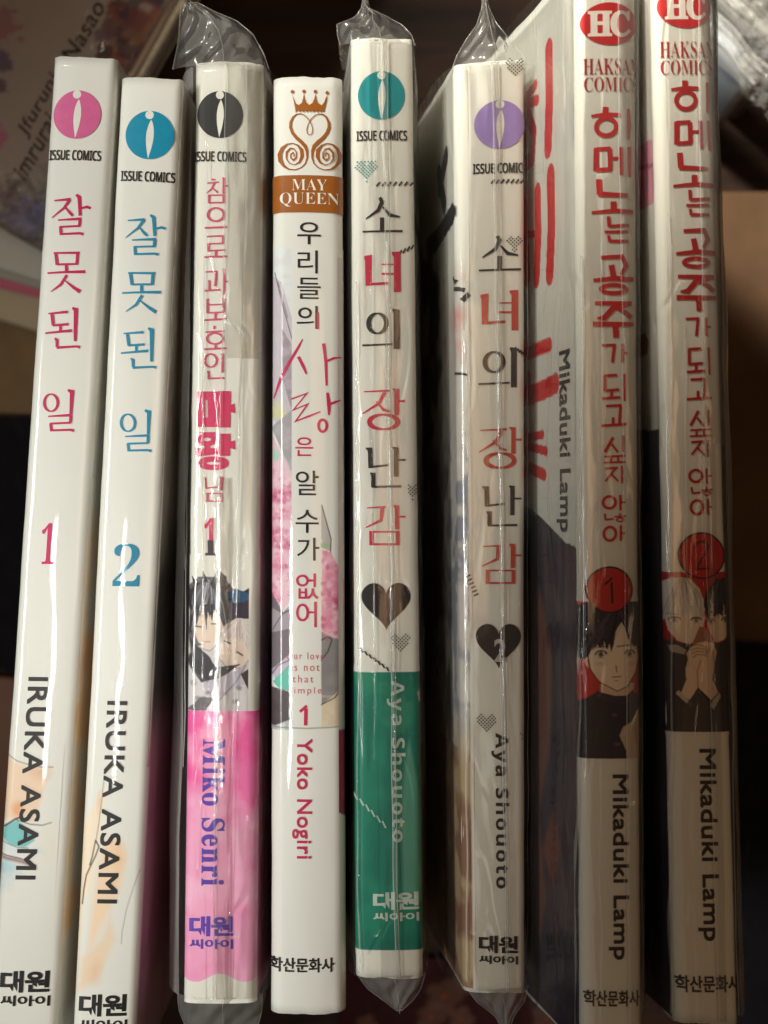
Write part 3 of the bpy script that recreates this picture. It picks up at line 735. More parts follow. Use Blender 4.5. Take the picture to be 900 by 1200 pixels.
c.fill([(258, 748), (264, 732), (278, 724), (294, 726), (294, 776), (288, 756), (280, 746), (268, 748)], (218, 208, 202))
for i in range(5): c.line([(268 + i * 5, 748), (274 + i * 4, 738), (286 + i * 2, 732)], .8, (196, 160, 160), .7)
strands(c, [(276, 727), (286, 727)], [(257, 752), (264, 744), (276, 750), (288, 756), (294, 770)], 50, [(244, 240, 236), (178, 166, 164), (226, 206, 204)], .8, .8, 6, 9)
c.line([(256, 770), (266, 782), (284, 783), (294, 770)], .9, (150, 110, 100), .8)
c.line([(263, 751), (270, 754)], 1.8, (60, 46, 50)); c.line([(278, 764), (284, 768)], 1.8, (60, 46, 50)); c.blob(270, 762, 5, 3, (230, 170, 160), .5, .9)
c.fill([(222, 782), (240, 766), (254, 782), (282, 778), (258, 796), (246, 800), (232, 792)], (52, 46, 52))
c.fill([(236, 800), (258, 794), (284, 782), (290, 800), (264, 812), (250, 822)], (196, 190, 204))
for p in ((226, 800), (232, 818), (264, 812), (280, 806), (276, 822), (244, 812)): c.blob(p[0], p[1], 5, 4, (120, 112, 116), .7, .6, int(p[0]), .8)
c.fill([(218, 832), (236, 816), (252, 818), (240, 834)], (106, 100, 104)); c.fill([(282, 790), (294, 782), (294, 816)], (70, 60, 62))
c.line([(288, 780), (276, 800), (250, 828)], 1.0, (120, 110, 116)); c.line([(216, 770), (230, 790), (244, 800)], 1.0, (110, 104, 110))
# above the panel and right of it stays paper white
xr = b3.loc(291.5, 740)[0]; top = np.clip((690 - c.Y) / 1.5, 0, 1)
c.blend((c.X > xr) & (c.Y < 835), PAPER); c.blend((c.Y < 660), PAPER)
# pink field
PK = (240, 92, 166)
yb = b3.loc(250, 833)[1]; ye = b3.loc(250, 1151)[1]
pm = (c.Y > yb) & (c.Y < ye - 5 + 5 * np.sin(c.X / 9)); c.blend(pm, (244, 170, 206))
n = noise(c.X / 30, c.Y / 26, 12)
c.blend(pm * np.clip((yb + 88 + n * 40 + (c.X > 45) * 28 - c.Y) / 30, 0, 1), PK, .95)
c.blend(pm * np.clip((c.X - 52) / 10, 0, 1) * np.clip(1 - np.abs(c.Y - yb - 150) / 45, 0, 1), (236, 190, 206), .8)
c.wash((240, 140, 192), .5, 26, 22, .45, .7, pm); c.wash((250, 206, 226), .5, 40, 31, .5, .75, pm)
c.build('illustration', -1)
c = Canvas(b3, -480, 76, 0, 1170, cx=6, cy=3, bgc=(214, 210, 204)); c.blend(c.Y > yb, (206, 110, 154)); c.wash((170, 140, 160), .5, 60, 2); c.build('front_cover_print', -1)
c = Canvas(b3, b3.W, 76, b3.W + 480, 1170, cx=6, cy=3, bgc=(222, 216, 208)); c.blend(np.clip((c.Y - 560) / 60, 0, 1), (208, 150, 178), .8); c.blend(np.clip((c.Y - 700) / 60, 0, 1), (120, 96, 128), .7); c.blend(c.Y > yb, (190, 40, 110)); c.wash((150, 70, 120), .5, 60, 2); c.build('back_cover_print_or_reflection', -1)
imprint(b3, 258, 134.5, 27.5, (42, 40, 42), 258, 183.5, 62)
a = b3.art(); T_S.put(a, b3, 0, 0, {0: (206, 84, 112), 1: (214, 56, 104)}, 1.12); a.build('title')
a = b3.art(); a.text(serif('1'), 246.5, 629, 14, 44, (212, 48, 100)); a.poly([(243.5, 633), (250, 633), (250.2, 651), (243.6, 651)], (58, 52, 54), lift=1.5e-5); a.poly([(240.5, 648.5), (253.3, 648.5), (253.3, 651), (240.5, 651)], (58, 52, 54), lift=1.5e-5); a.build('volume_number')
a = b3.art(); a.text(serif('Miko Senri'), 250, 952, 26, 171, (92, 58, 170), rot=True, space=1.08, fat=.3); a.build('author_name')
publisher_D(b3, 247.5, 1092.5, 50, (96, 62, 180), 38)
Sleeve(b3, .0042, .0012, slack='L', creases=[(266, 72, 250, 1172), (240, 300, 239, 700), (289, 80, 268, 1172), (222, 140, 219, 900)],
       top=[(76, 200, 314), (56, 204, 307), (34, 207, 295), (16, 207, 275), (4, 208, 246), (-6, 210, 228)], bottom=[(1170, 206, 306), (1192, 207, 305), (1216, 216, 299)],
       seam=[(266, 304, 74, 262, 300, 420), (252, 268, 560, 250, 268, 1170)])

# --- crown book
c = Canvas(b4, -3, 290, b4.W + 3, 856, cx=.8, cy=.9)
xl = b4.loc(342, 500)[0]; xr = b4.loc(376, 640)[0]
PKs = [(238, 196, 206), (226, 140, 168), (206, 86, 132)]
Lm = (c.X < xl); 
c.blend(Lm, (228, 232, 230))
c.fill([(318, 320), (330, 330), (342, 372), (342, 560), (326, 520), (318, 460)], (204, 196, 202)); c.fill([(330, 384), (342, 404), (342, 482), (330, 440)], (166, 150, 160))
c.line([(322, 318), (332, 360), (343, 400)], 1.0, (60, 56, 58)); c.line([(326, 330), (337, 372)], .8, (80, 76, 78))
c.blob(326, 480, 12, 13, (216, 212, 150), .9, .5, 3, .6); c.fill([(318, 500), (342, 480), (342, 552), (328, 522), (318, 500)], (170, 164, 166))
c.fill([(317, 505), (342, 556), (342, 700), (330, 720), (317, 690)], (238, 200, 210)); c.blob(323, 532, 6, 9, (168, 216, 190), .9, .5, 3, .5)
for x, y, r_, k in ((326, 580, 16, 2), (334, 602, 12, 1), (322, 628, 15, 2), (336, 640, 12, 1), (326, 662, 14, 1), (336, 690, 14, 0), (322, 700, 12, 1), (330, 555, 10, 0)):
    c.blob(x, y, r_, r_, PKs[k], .9, .7, int(y), .7)
    for q in range(5): c.line([(x, y), (x + r_ * .8 * math.cos(q * 1.26 + y), y + r_ * .8 * math.sin(q * 1.26 + y))], .8, (246, 216, 224), .5)
c.fill([(317, 692), (332, 718), (342, 712), (342, 780), (317, 790)], (120, 110, 116)); c.fill([(317, 712), (332, 720), (342, 715), (342, 736), (317, 742)], (170, 160, 166))
c.line([(338, 712), (328, 724), (320, 738)], 1.0, (50, 46, 48))
c.fill([(320, 800), (334, 778), (343, 770), (343, 812), (326, 806)], (112, 196, 176)); c.fill([(318, 786), (342, 764), (342, 776), (322, 796)], (202, 190, 206))
c.line([(318, 792), (326, 780), (343, 772)], 1.1, (60, 56, 58)); c.fill([(316, 806), (343, 812), (343, 842), (322, 851), (316, 850)], (92, 82, 84)); c.line([(316, 806), (330, 808), (343, 814)], 1.1, (70, 56, 58))
Rm = (c.X > xr) & (c.Y > 640 - 0)
c.fill([(376.5, 592), (388, 632), (388, 646), (377, 642)], (186, 184, 180)); c.line([(377, 592), (388, 632), (387, 650)], 1.2, (62, 58, 56))
c.fill([(377, 644), (388, 648), (398, 668), (408, 690), (408, 752), (392, 748), (377, 738)], (228, 160, 178)); c.blob(380, 639, 6, 4, (150, 190, 130), .8, .5, 2, .5)
for x, y, r_, k in ((384, 660, 13, 0), (392, 685, 13, 1), (384, 702, 11, 0), (396, 706, 14, 2), (386, 728, 13, 1), (400, 735, 11, 2), (392, 745, 9, 0)): c.blob(x, y, r_, r_, PKs[k], .85, .7, int(y), .7)
for q in range(14): c.line([(396, 706), (396 + 14 * math.cos(q), 706 + 16 * math.sin(q))], .7, (180, 76, 120), .5)
c.fill([(376.5, 740), (392, 748), (408, 752), (408, 800), (400, 812), (376.5, 826)], (150, 146, 144)); c.wash((128, 124, 124), .5, 14, 5, .4, .7, (c.X > xr) & (c.Y > 750) & (c.Y < 810))
c.line([(377, 750), (384, 746), (389, 750), (384, 764), (376, 774)], 1.3, (52, 48, 48)); c.line([(399, 755), (401, 776), (406, 800)], 1.2, (60, 56, 56))
c.fill([(404, 780), (409, 776), (409, 806), (400, 812)], (96, 170, 148))
c.fill([(376.5, 826), (400, 808), (409, 800), (409, 850), (376.5, 852)], (226, 208, 178)); c.line([(376, 826), (392, 818), (405, 802)], 1.4, (52, 44, 42))
g = np.random.default_rng(5)
for (xa_, xb_, ya_, yb_, n_) in ((317, 342, 545, 712, 95), (377, 407, 648, 750, 75)):
    for _ in range(n_):
        x, y = g.uniform(xa_, xb_), g.uniform(ya_, yb_); r_ = g.uniform(2.2, 5.5)
        if xa_ > 350 and x > 390 + (y - 655) * .5: continue
        c.blob(x, y, r_, r_ * g.uniform(.7, 1.3), [(248, 214, 222), (222, 128, 160), (198, 78, 122), (240, 178, 196)][int(g.integers(4))], .55, .6, int(y), 1.1)
        if g.random() < .45:
            th = g.random() * 6.28; c.line([(x, y), (x + r_ * 1.3 * math.cos(th), y + r_ * 1.3 * math.sin(th))], .6, (176, 70, 112), .5)
c.wash((214, 206, 214), .35, 9, 31, .45, .7, (c.X < xl) & (c.Y < 560)); c.wash((70, 62, 66), .4, 12, 33, .45, .7, (c.X < xl) & (c.Y > 812)); c.wash((240, 224, 200), .5, 10, 35, .4, .7, (c.X > xr) & (c.Y > 815))
mid = (c.X > xl) & (c.X < xr); c.blend(mid, PAPER)
c.blend((c.X > xr) & (c.Y < b4.loc(390, 590)[1]), PAPER)
c.line([(316, 852.5), (360, 853.5), (405, 852)], 1.2, (120, 116, 110), .9)
c.build('illustration', -1)
c = Canvas(b4, b4.W - 7, 300, b4.W + 480, 1186, cx=1.6, cy=2.5, bgc=(216, 208, 204)); c.blend(np.clip((c.Y - 420) / 40, 0, 1), (160, 130, 160), .6); c.wash((90, 70, 110), .8, 40, 8, .45, .6, c.Y > 480)
c.blend(c.Y > 775, (70, 150, 120)); c.blend(c.Y > 855, PAPER); c.blend((c.Y > 856) & (c.Y < 958 + (c.X - b4.W) * .6), (158, 32, 72))
c.blend((c.X < b4.W) & (c.Y < 856), (216, 208, 204)); c.build('front_cover_print', -.6)
c = Canvas(b4, -480, 300, -1, 1186, cx=6, cy=3, bgc=(206, 200, 200)); c.wash((190, 110, 140), .7, 50, 4); c.build('back_cover_print_or_reflection', -1)
BR_ = (158, 92, 34)
a = b4.art(); Z = lambda x, y: (300 + x / 6.667, 80 + y / 6.667)
for x, y in ((285, 183), (374, 182), (463, 184), (554, 190)): a.disc(*Z(x, y), 2.1, 2.1, BR_, n=14)
crown = [(283, 200), (296, 240), (312, 275), (335, 288), (358, 272), (368, 235), (374, 195), (380, 235), (392, 270), (416, 288), (440, 272), (456, 235), (463, 197), (470, 235), (484, 272), (512, 290), (532, 262), (545, 225), (556, 205), (550, 250), (536, 310), (528, 346)]
low = []
for i in range(8): low += [(518 - i * 27, 330), (508 - i * 27, 346)]
a.poly([Z(*p) for p in crown + low[:-1] + [(310, 346), (304, 300)]], BR_)
def sw(sgn):
    cx = 419
    f = lambda x: cx + sgn * (x - cx)
    heart = [(419, 525), (398, 505), (397, 470), (412, 430), (424, 405)]
    a.stroke([Z(f(x), y) for x, y in [(419, 524), (402, 512), (396, 480), (404, 445), (420, 412), (440, 388), (462, 368), (490, 357), (520, 360), (548, 382), (566, 420), (568, 460), (552, 505), (520, 545), (480, 580), (452, 612), (440, 650), (438, 700), (452, 745), (485, 778), (530, 794), (580, 788), (620, 760), (646, 715), (650, 665), (630, 620), (594, 592), (550, 586), (510, 604), (482, 640), (478, 690), (498, 735), (535, 755), (575, 742), (600, 705), (598, 655), (570, 625), (540, 630), (520, 660), (524, 700), (545, 718), (566, 700), (566, 672), (548, 658), (538, 672), (544, 690)]],
             [.9, .9, .9, .9, 1, 1, 1, 1.2, 1.6, 2.4, 3.2, 3.4, 3.6, 4, 4.2, 4.2, 3.2, 2, 1.4, 1.2, 1.2, 1.6, 3, 4.6, 5, 4, 1.8, 1.2, 2, 4, 4, 2.4, 1, 1, 1.6, 2.4, 2.2, 1.2, 1.4, 2, 2, 1.2, 1.4, 1.4, 1.2, .8], BR_)
sw(1); sw(-1)
a.build('crown_emblem')
a = b4.art(); e0 = [(b4.loc(321 + i * 8.2, 206)[0], b4.loc(321 + i * 8.2, 206)[1] - 1.5 * math.sin(i / 10 * math.pi)) for i in range(11)]; 
X0, X1 = -1.5, b4.W - .5; Ya, Yb = b4.loc(360, 205.5)[1], b4.loc(360, 249)[1]
a.raw([(X0, Ya), (X1, Ya), (X1, Yb), (X0, Yb)], BR_); band = a.build('emblem_band')
a = b4.art(); a.base = 2; a.text('𝖬𝖠𝖸' if False else serif('MAY'), 362.5, 216.5, 42, 13, (240, 236, 224), lift=2e-5, weight=-.012); a.text(serif('QUEEN'), 362.5, 234, 70, 16.5, (240, 236, 224), lift=2e-5, weight=-.012); a.build('band_lettering', band)
a = b4.art(); BK = (46, 44, 46)
for ch, x, y, w_, h in (('우', 362, 273.5, 28, 26), ('리', 360.5, 307, 24, 27), ('들', 362, 338, 28, 25), ('의', 360, 372, 25, 27), ('알', 360, 566, 27, 29), ('수', 360, 611, 27, 27), ('가', 361, 643.5, 26, 27)): a.text(ch, x, y, w_, h, BK, weight=.004)
for ch, x, y, w_, h in (('은', 356.5, 523.5, 21, 22), ('없', 360, 687, 26, 30), ('어', 359, 720, 24, 30)): a.text(ch, x, y, w_, h, (200, 46, 92), weight=.006)
a.stroke([(372.3, 366), (372.3, 386)], 2.4, (200, 46, 92), lift=1e-5)
V_ = Letters(310, 380, 5.45)
V_.s([(243, 95), (215, 150), (160, 240), (105, 345), (62, 470)], [5, 12, 15, 13, 6]).s([(216, 208), (245, 265), (268, 318)], [14, 15, 9]).s([(376, 122), (390, 240), (394, 392)], [16, 14, 9]).s([(398, 235), (440, 215), (486, 208)], [10, 11, 6])
V_.s([(172, 478), (270, 442), (184, 548), (276, 510), (198, 620), (290, 585), (356, 558)], [8, 12, 12, 12, 12, 10, 6]).s([(400, 436), (410, 510), (410, 580)], [12, 19, 9]).s([(412, 512), (450, 495), (482, 482)], [11, 11, 6]).e(370, 648, 26, 38, 13)
V_.put(a, b4, 0, 0, {0: (204, 50, 94)}, 1.35); a.build('title')
a = b4.art()
for s_, y in (('Our love', 768.5), ('is not', 782), ('that', 795.5), ('simple', 810)): a.text(s_, 357.5 if len(s_) > 4 else 355, y, {8: 43, 6: 38, 4: 24}[len(s_)] if s_ != 'is not' else 33, 8.5 if s_ != 'simple' else 10, (206, 96, 116), space=1.35)
a.build('subtitle')
a = b4.art(); a.stroke([(351.5, 834), (359.5, 827)], 3.4, (200, 46, 88)); a.stroke([(358.5, 830), (358, 850)], 4, (200, 46, 88)); a.build('volume_number')
a = b4.art(); a.text('Yoko Nogiri', 354, 936, 22, 140, (196, 46, 88), rot=True, space=1.08, fat=.35); a.build('author_name')
a = b4.art(); a.text('학산문화사', 354, 1131, 72, 17, (40, 38, 38), weight=.022); a.build('publisher_name')

# --- green heart book and the lavender one of the same series
def heart_book(b, dX, dY, col, hearts, dash, imp, impcol, ix, iy, iw):
    imprint(b, *imp, 28.3, impcol, ix, iy, iw)
    a = b.art(); T_H.put(a, b5, dX, dY, {0: (52, 46, 46), 1: col}); a.build('title')
    for x, y, w_, h, cc in hearts: a = b.art(); halftone(a, x, y, w_, h, cc); a.build('halftone_heart')
    for p0, p1, n, h, sl, cc in dash: a = b.art(); dashes(a, p0, p1, n, h, sl, cc); a.build('dashed_line')
DK = (66, 60, 58)
c = Canvas(b5, -8, 780, b5.W + 4, 1120, cx=.9, cy=1.0, bgc=(24, 136, 112)); c.wash((10, 116, 100), .8, 30, 4, .35, .65); c.wash((60, 150, 120), .5, 18, 9, .5, .7, c.Y < 860)
c.fill([(474, 880), (480, 860), (494, 930), (497, 1060), (470, 1060), (468, 960)], (112, 176, 152), .6, soft=4)
c.fill([(494, 806), (489, 812), (491, 822), (497, 826)], (222, 224, 216)); c.blend(c.Y > b5.loc(455, 1113)[1], PAPER); c.blend(c.Y < b5.loc(455, 788)[1], PAPER)
dd = b5.loc
c.build('green_panel', -1)
c = Canvas(b5, -480, 60, -1, 1140, cx=5, cy=3, bgc=(212, 208, 202)); c.wash((150, 120, 190), .9, 50, 3, .45, .6, (c.Y > 400) & (c.Y < 640)); c.blend((c.Y > 640) & (c.Y < 720), (226, 166, 110)); c.blend((c.Y > 720) & (c.Y < 790), (70, 52, 90)); c.blend(c.Y > 786, (30, 130, 108)); c.build('front_cover_print', -1)
heart_book(b5, 0, 0, (206, 46, 78), [(429.5, 200, 26, 26, (60, 150, 150)), (469, 754, 22, 24, DK), (483, 577, 11, 20, DK)],
           [((443, 216), (482, 215), 7, 5, 4, DK), ((469, 296), (483, 289), 4, 6, 3, DK), ((424, 762), (454, 784), 7, 5, -3, DK), ((418, 934), (450, 966), 6, 8, -4, (176, 208, 192))], (447, 112), (26, 146, 152), 447.5, 159, 60)
a = b5.art(); X, Y = b5.loc(452.5, 711); a.raw(heart_pts(X, Y, 57, 56), (34, 31, 32)); a.build('heart_emblem')
a = b5.art(); a.text(sans('Aya Shouoto', True), 464.5, 892, 21, 190, (196, 214, 202), rot=True, space=1.15); a.build('author_name')
publisher_D(b5, 464, 1062, 52, (206, 220, 210), 34)
Sleeve(b5, .0008, .0013, [(447, 47, 463, 1146), (453, 47, 467, 1146), (419, 330, 423, 1140), (437, 600, 439, 800)],
       top=[(48, 398, 487), (36, 395, 483), (22, 394, 471), (12, 416, 454), (2, 423, 433), (-12, 425, 430)], bottom=[(1145, 417, 499), (1165, 430, 494), (1180, 450, 484), (1193, 464, 472)],
       seam=[(447, 454, 47, 463, 468, 1146)])

imprint_c = (160, 136, 196)
c = Canvas(b6, -500, 80, 14, 1160, cx=2.2, cy=2.2)
def S6(x, y): return b6.side(x, y)
c.conv = S6
c.blend(np.clip((c.Y - 300) / 60, 0, 1) * (c.X < 8 - 4 * np.sin(c.Y / 60)), (200, 190, 184), .8)
c.wash((206, 120, 104), .65, 46, 4, .45, .62, np.clip(1 - np.abs(c.Y - 370) / 70, 0, 1)); c.wash((70, 88, 124), .6, 26, 8, .44, .6, np.clip((c.Y - 480) / 60, 0, 1) * np.clip((880 - c.Y) / 60, 0, 1))
c.wash((40, 40, 52), .9, 70, 3, .46, .58, (c.X < -60) & (c.Y > 240)); c.blend(np.clip((c.Y - 840) / 60, 0, 1) * (c.X < 10), (178, 146, 88), .75); c.wash((120, 60, 50), .7, 40, 11, .45, .62, c.Y > 880)
for (x0, y0, x1, y1) in ((513, 282, 533, 248), (518, 200, 524, 236), (526, 180, 519, 216)): c.line([(x0, y0), (x1, y1)], 26, (34, 32, 34))
c.blend((c.X > 10), PAPER)
for i, (x, y) in enumerate(((530, 318), (536, 328), (541, 338), (547, 350))): pass
c.build('front_cover_print', -1)
T6 = {0: (60, 54, 54), 1: (206, 84, 70)}
imprint(b6, 585.5, 146, 28.3, imprint_c, 586, 197, 60)
X5, Y5 = b5.loc(448, 252); X6, Y6 = b6.loc(586.5, 295)
a = b6.art(); T_H.put(a, b5, X6 - X5 - 1, Y6 - Y5 + 2, {0: (60, 54, 54), 1: (200, 78, 66)}, .98); a.build('title')
for x, y, w_, h, cc in ((604, 79, 22, 22, DK), (603, 286, 18, 22, DK), (570, 848, 23, 24, DK), (612, 862, 8, 12, (150, 140, 130))): a = b6.art(); halftone(a, x, y, w_, h, cc); a.build('halftone_heart')
for p0, p1, n, h, sl in (((577, 213), (612, 212), 7, 5, 4), ((605, 409), (614, 414), 4, 5, -2), ((549, 675), (558, 697), 6, 2.6, 5)): a = b6.art(); dashes(a, p0, p1, n, h, sl, DK); a.build('dashed_line')
a = b6.art(); a.stroke([(528, 322), (537, 330)], 5, DK); a.stroke([(532, 336), (545, 340)], 5, DK); a.stroke([(542, 352), (550, 344)], 6, DK); a.build('ink_dashes')
a = b6.art(); a.stroke([(532, 436), (548, 439)], 3, DK); a.build('ink_dash')
a = b6.art(); X, Y = b6.loc(584, 757.5); a.raw(heart_pts(X, Y, 54, 53), (54, 48, 48)); a.text('2', 586, 762, 15, 27, (190, 182, 178), weight=.02, lift=3e-5); a.build('heart_emblem')
a = b6.art(); a.text(sans('Aya Shouoto', True), 586, 950, 21, 182, (52, 46, 44), rot=True, space=1.15); a.build('author_name')
publisher_D(b6, 584, 1113, 49, (44, 38, 36), 33)
Sleeve(b6, .0016, .0006, [(575, 72, 592, 1160), (582, 72, 594, 1160), (548, 330, 549, 1150), (617, 90, 617, 1150)],
       top=[(74, 531, 620), (60, 536, 615), (42, 546, 600), (22, 560, 585), (2, 566, 575), (-12, 567, 572)], bottom=[(1160, 545, 621), (1180, 560, 616), (1200, 583, 604), (1218, 592, 597)],
       seam=[(575, 583, 74, 592, 596, 1160)])

# --- the two tall red-and-white books
def mcap(t): return serif(t)
def tall(b, hx, hy, dX, dY, col, num, nx, ny, author, pub):
    a = b.art(); a.disc(hx, hy, 33, 25, (196, 34, 38), n=48)
    a.text(serif('HC'), hx, hy, 50, 31, (238, 232, 222), lift=3e-5, weight=.03, space=.88); a.build('imprint_emblem')
    a = b.art(); a.text(serif('HAKSAN'), hx + 3, hy + 50, 66, 19, (170, 48, 44), weight=-.008); a.text(serif('COMICS'), hx + 3, hy + 71, 64, 17, (170, 48, 44), weight=-.008); a.build('imprint_name')
    a = b.art(); T_P.put(a, b8, dX, dY, {0: col}, 1.16); a.build('title')
    a = b.art(); a.base = 2; a.disc(nx, ny, 27.5, 27.5, (52, 26, 26), n=48); a.disc(nx, ny, 25.6, 25.6, (198, 44, 42), lift=1.5e-5, n=48)
    if num == '1': a.stroke([(nx - 6, ny - 6), (nx + 3, ny - 14)], 2.6, (56, 28, 26), lift=3e-5); a.stroke([(nx + 2, ny - 9), (nx + 3, ny + 16)], 2.8, (56, 28, 26), lift=3e-5)
    else: a.stroke([(nx - 9, ny - 9), (nx - 6, ny - 15), (nx + 2, ny - 17), (nx + 7, ny - 11), (nx + 4, ny - 3), (nx - 5, ny + 12), (nx - 6, ny + 16), (nx + 9, ny + 15)], 2.6, (96, 34, 32), lift=3e-5)
    a.build('volume_number')
    a = b.art(); a.text('Mikaduki Lamp', *author, rot=True, space=1.05, fat=.55, rgb=(56, 46, 40)); a.build('author_name')
    a = b.art(); a.text('학산문화사', *pub, (60, 50, 46), weight=.022); a.build('publisher_name')
def eye(c, x, y, w_, h, col, flip=1):
    c.fill([(x - w_, y), (x - w_ * .5, y - h), (x + w_ * .6, y - h), (x + w_, y), (x + w_ * .4, y + h * .8), (x - w_ * .5, y + h * .8)], (226, 214, 200))
    c.blob(x, y, w_ * .5, h * .9, col, 1, .35); c.line([(x - w_, y), (x - w_ * .5, y - h), (x + w_ * .6, y - h), (x + w_, y - h * .2)], 1.5, (40, 34, 36)); c.line([(x - w_ * .4, y + h), (x + w_ * .4, y + h)], .7, (90, 70, 62), .8)
# first: dark-haired face on red
c = Canvas(b7, -2, 700, b7.W + 2, 892, cx=.65, cy=.65, bgc=(204, 60, 50)); ZZ = lambda x, y: (680 + x / 5, 660 + y / 5)
F = lambda pts, *k, **q: c.fill([ZZ(*p) for p in pts], *k, **q)
SK = (246, 228, 206); HD = (40, 35, 43)
F([(-10, 820), (90, 760), (340, 760), (380, 850), (380, 1200), (-10, 1200)], (56, 48, 56)); F([(120, 690), (250, 700), (320, 700), (310, 770), (220, 782), (120, 755)], (232, 204, 176))
F([(95, 745), (160, 775), (270, 778), (310, 740), (330, 800), (240, 830), (90, 790)], (66, 56, 70))
F([(48, 500), (60, 610), (90, 670), (150, 720), (215, 750), (270, 725), (320, 650), (345, 560), (345, 440), (300, 340), (200, 320), (60, 420)], SK); c.line([ZZ(*p) for p in [(50, 560), (62, 625), (110, 695), (215, 750), (280, 720), (325, 640)]], 1.1, (80, 56, 48))
F([(-10, 250), (60, 225), (330, 225), (370, 260), (370, 560), (345, 530), (335, 480), (310, 490), (296, 430), (282, 450), (262, 380), (240, 345), (205, 400), (196, 470), (180, 522), (170, 470), (155, 510), (140, 460), (120, 500), (95, 470), (70, 500), (46, 560), (-10, 560)], HD)
for x in (30, 70, 110, 150, 190, 300, 330): c.line([ZZ(x, 470), ZZ(x + 22, 380), ZZ(x + 40, 290)], .8, (84, 76, 88), .7)
F([(44, 545), (30, 570), (40, 600), (52, 620)], SK)
strands(c, [ZZ(200, 240), ZZ(230, 235)], [ZZ(-5, 540), ZZ(60, 520), ZZ(100, 480), ZZ(180, 500)], 46, [(92, 84, 104), (22, 18, 24), (70, 62, 80)], .8, .8, 9, 3)
strands(c, [ZZ(215, 235), ZZ(245, 238)], [ZZ(250, 350), ZZ(300, 440), ZZ(330, 480), ZZ(372, 550)], 40, [(92, 84, 104), (22, 18, 24), (70, 62, 80)], .8, .8, -7, 4)
for x_ in (88, 132, 150, 176, 296, 322): F([(x_ - 9, 440), (x_ + 9, 440), (x_ + 2, 518 - abs(x_ - 200) * .12)], HD)
c.line([ZZ(96, 528), ZZ(122, 512), ZZ(152, 524)], 1.7, (26, 20, 24)); c.line([ZZ(264, 522), ZZ(292, 508), ZZ(318, 522)], 1.7, (26, 20, 24))
eye(c, *ZZ(120, 535), 6.5, 4, (96, 78, 60)); eye(c, *ZZ(290, 530), 6, 4, (96, 78, 60)); c.line([ZZ(100, 492), ZZ(160, 488)], 1.2, HD); c.line([ZZ(215, 488), ZZ(300, 478)], 1.2, HD)
c.line([ZZ(208, 600), ZZ(212, 636)], 1.4, (150, 110, 90)); c.line([ZZ(185, 668), ZZ(238, 664)], 1.1, (110, 70, 62)); c.line([ZZ(200, 690), ZZ(222, 688)], .9, (170, 120, 100)); c.blob(*ZZ(120, 590), 9, 4, (220, 160, 130), .5, 1); c.blob(*ZZ(300, 590), 8, 4, (220, 160, 130), .5, 1)
F([(228, 1010), (250, 960), (300, 930), (340, 860), (370, 850), (370, 1200), (280, 1200), (270, 1100)], (214, 190, 166)); F([(310, 960), (340, 920), (345, 1040), (320, 1080)], (190, 120, 100), .7, soft=3)
c.blob(*ZZ(200, 890), 5, 3, (120, 108, 112), .6, .8); c.blob(*ZZ(215, 1060), 6, 3, (120, 108, 112), .6, .8)
yb7 = b7.loc(715, 889)[1]; c.blend(c.Y > yb7, PAPER); c.blend(c.Y < b7.loc(715, 705)[1], PAPER)
c.build('illustration', -1)
X8, Y8 = b8.loc(803.4, 117.5); X7, Y7 = b7.loc(710, 148.5)
tall(b7, 714, 28, X7 - X8, Y7 - Y8, (204, 44, 46), '1', 714, 691, (724.5, 1016, 23, 216), (718, 1170, 64, 19))
# left cover of the first tall book
c = Canvas(b7, -560, -40, -.6, 1232, cx=2.6, cy=2.2); c.conv = lambda x, y: b7.side(x, y)
RD = (216, 36, 40)
def sl(pts, wd, col): c.line(pts, wd, col)
for pts, wd in (([(649, 54), (649.5, 110), (648, 168)], 30), ([(651, 202), (652, 260), (650, 318)], 30), ([(636, 222), (637, 270), (635, 323)], 26), ([(622, 110), (634, 94)], 14), ([(618, 118), (636, 112)], 14), ([(619, 190), (630, 182), (632, 150), (626, 132), (618, 130)], 22), ([(621, 240), (624, 322)], 26), ([(623, 272), (636, 270)], 10), ([(619, 414), (634, 408), (650, 402)], 18), ([(619, 464), (640, 457), (657, 448)], 26), ([(627, 462), (626, 440)], 16), ([(626, 512), (642, 508)], 12), ([(626, 522), (646, 528)], 12), ([(628, 548), (644, 556)], 16)):
    sl(pts, wd, RD)
c.fill([(618, 592), (628, 596), (640, 606), (655, 622), (668, 636), (694, 648), (700, 1240), (612, 1240), (612, 590)], (54, 50, 66))
c.wash((86, 66, 74), .7, 90, 3, .45, .65, c.Y > 660); c.fill([(620, 660), (640, 690), (655, 760), (652, 880), (640, 960), (648, 1060), (640, 1120), (628, 1130), (622, 900)], (128, 88, 74), .8, soft=14); c.fill([(655, 940), (664, 1000), (655, 1050), (640, 1000)], (140, 76, 60), .7, soft=10)
c.build('front_cover_print', -1)
a = b7.art(); xa, ya = b7.side(666, 516.5); a.text('Mikaduki Lamp', xa, ya, 50, b7.side(660, 624)[1] - b7.side(666, 411)[1], (48, 42, 40), rot=True, space=1.05, fat=.8, raw=True); a.build('cover_author_name')
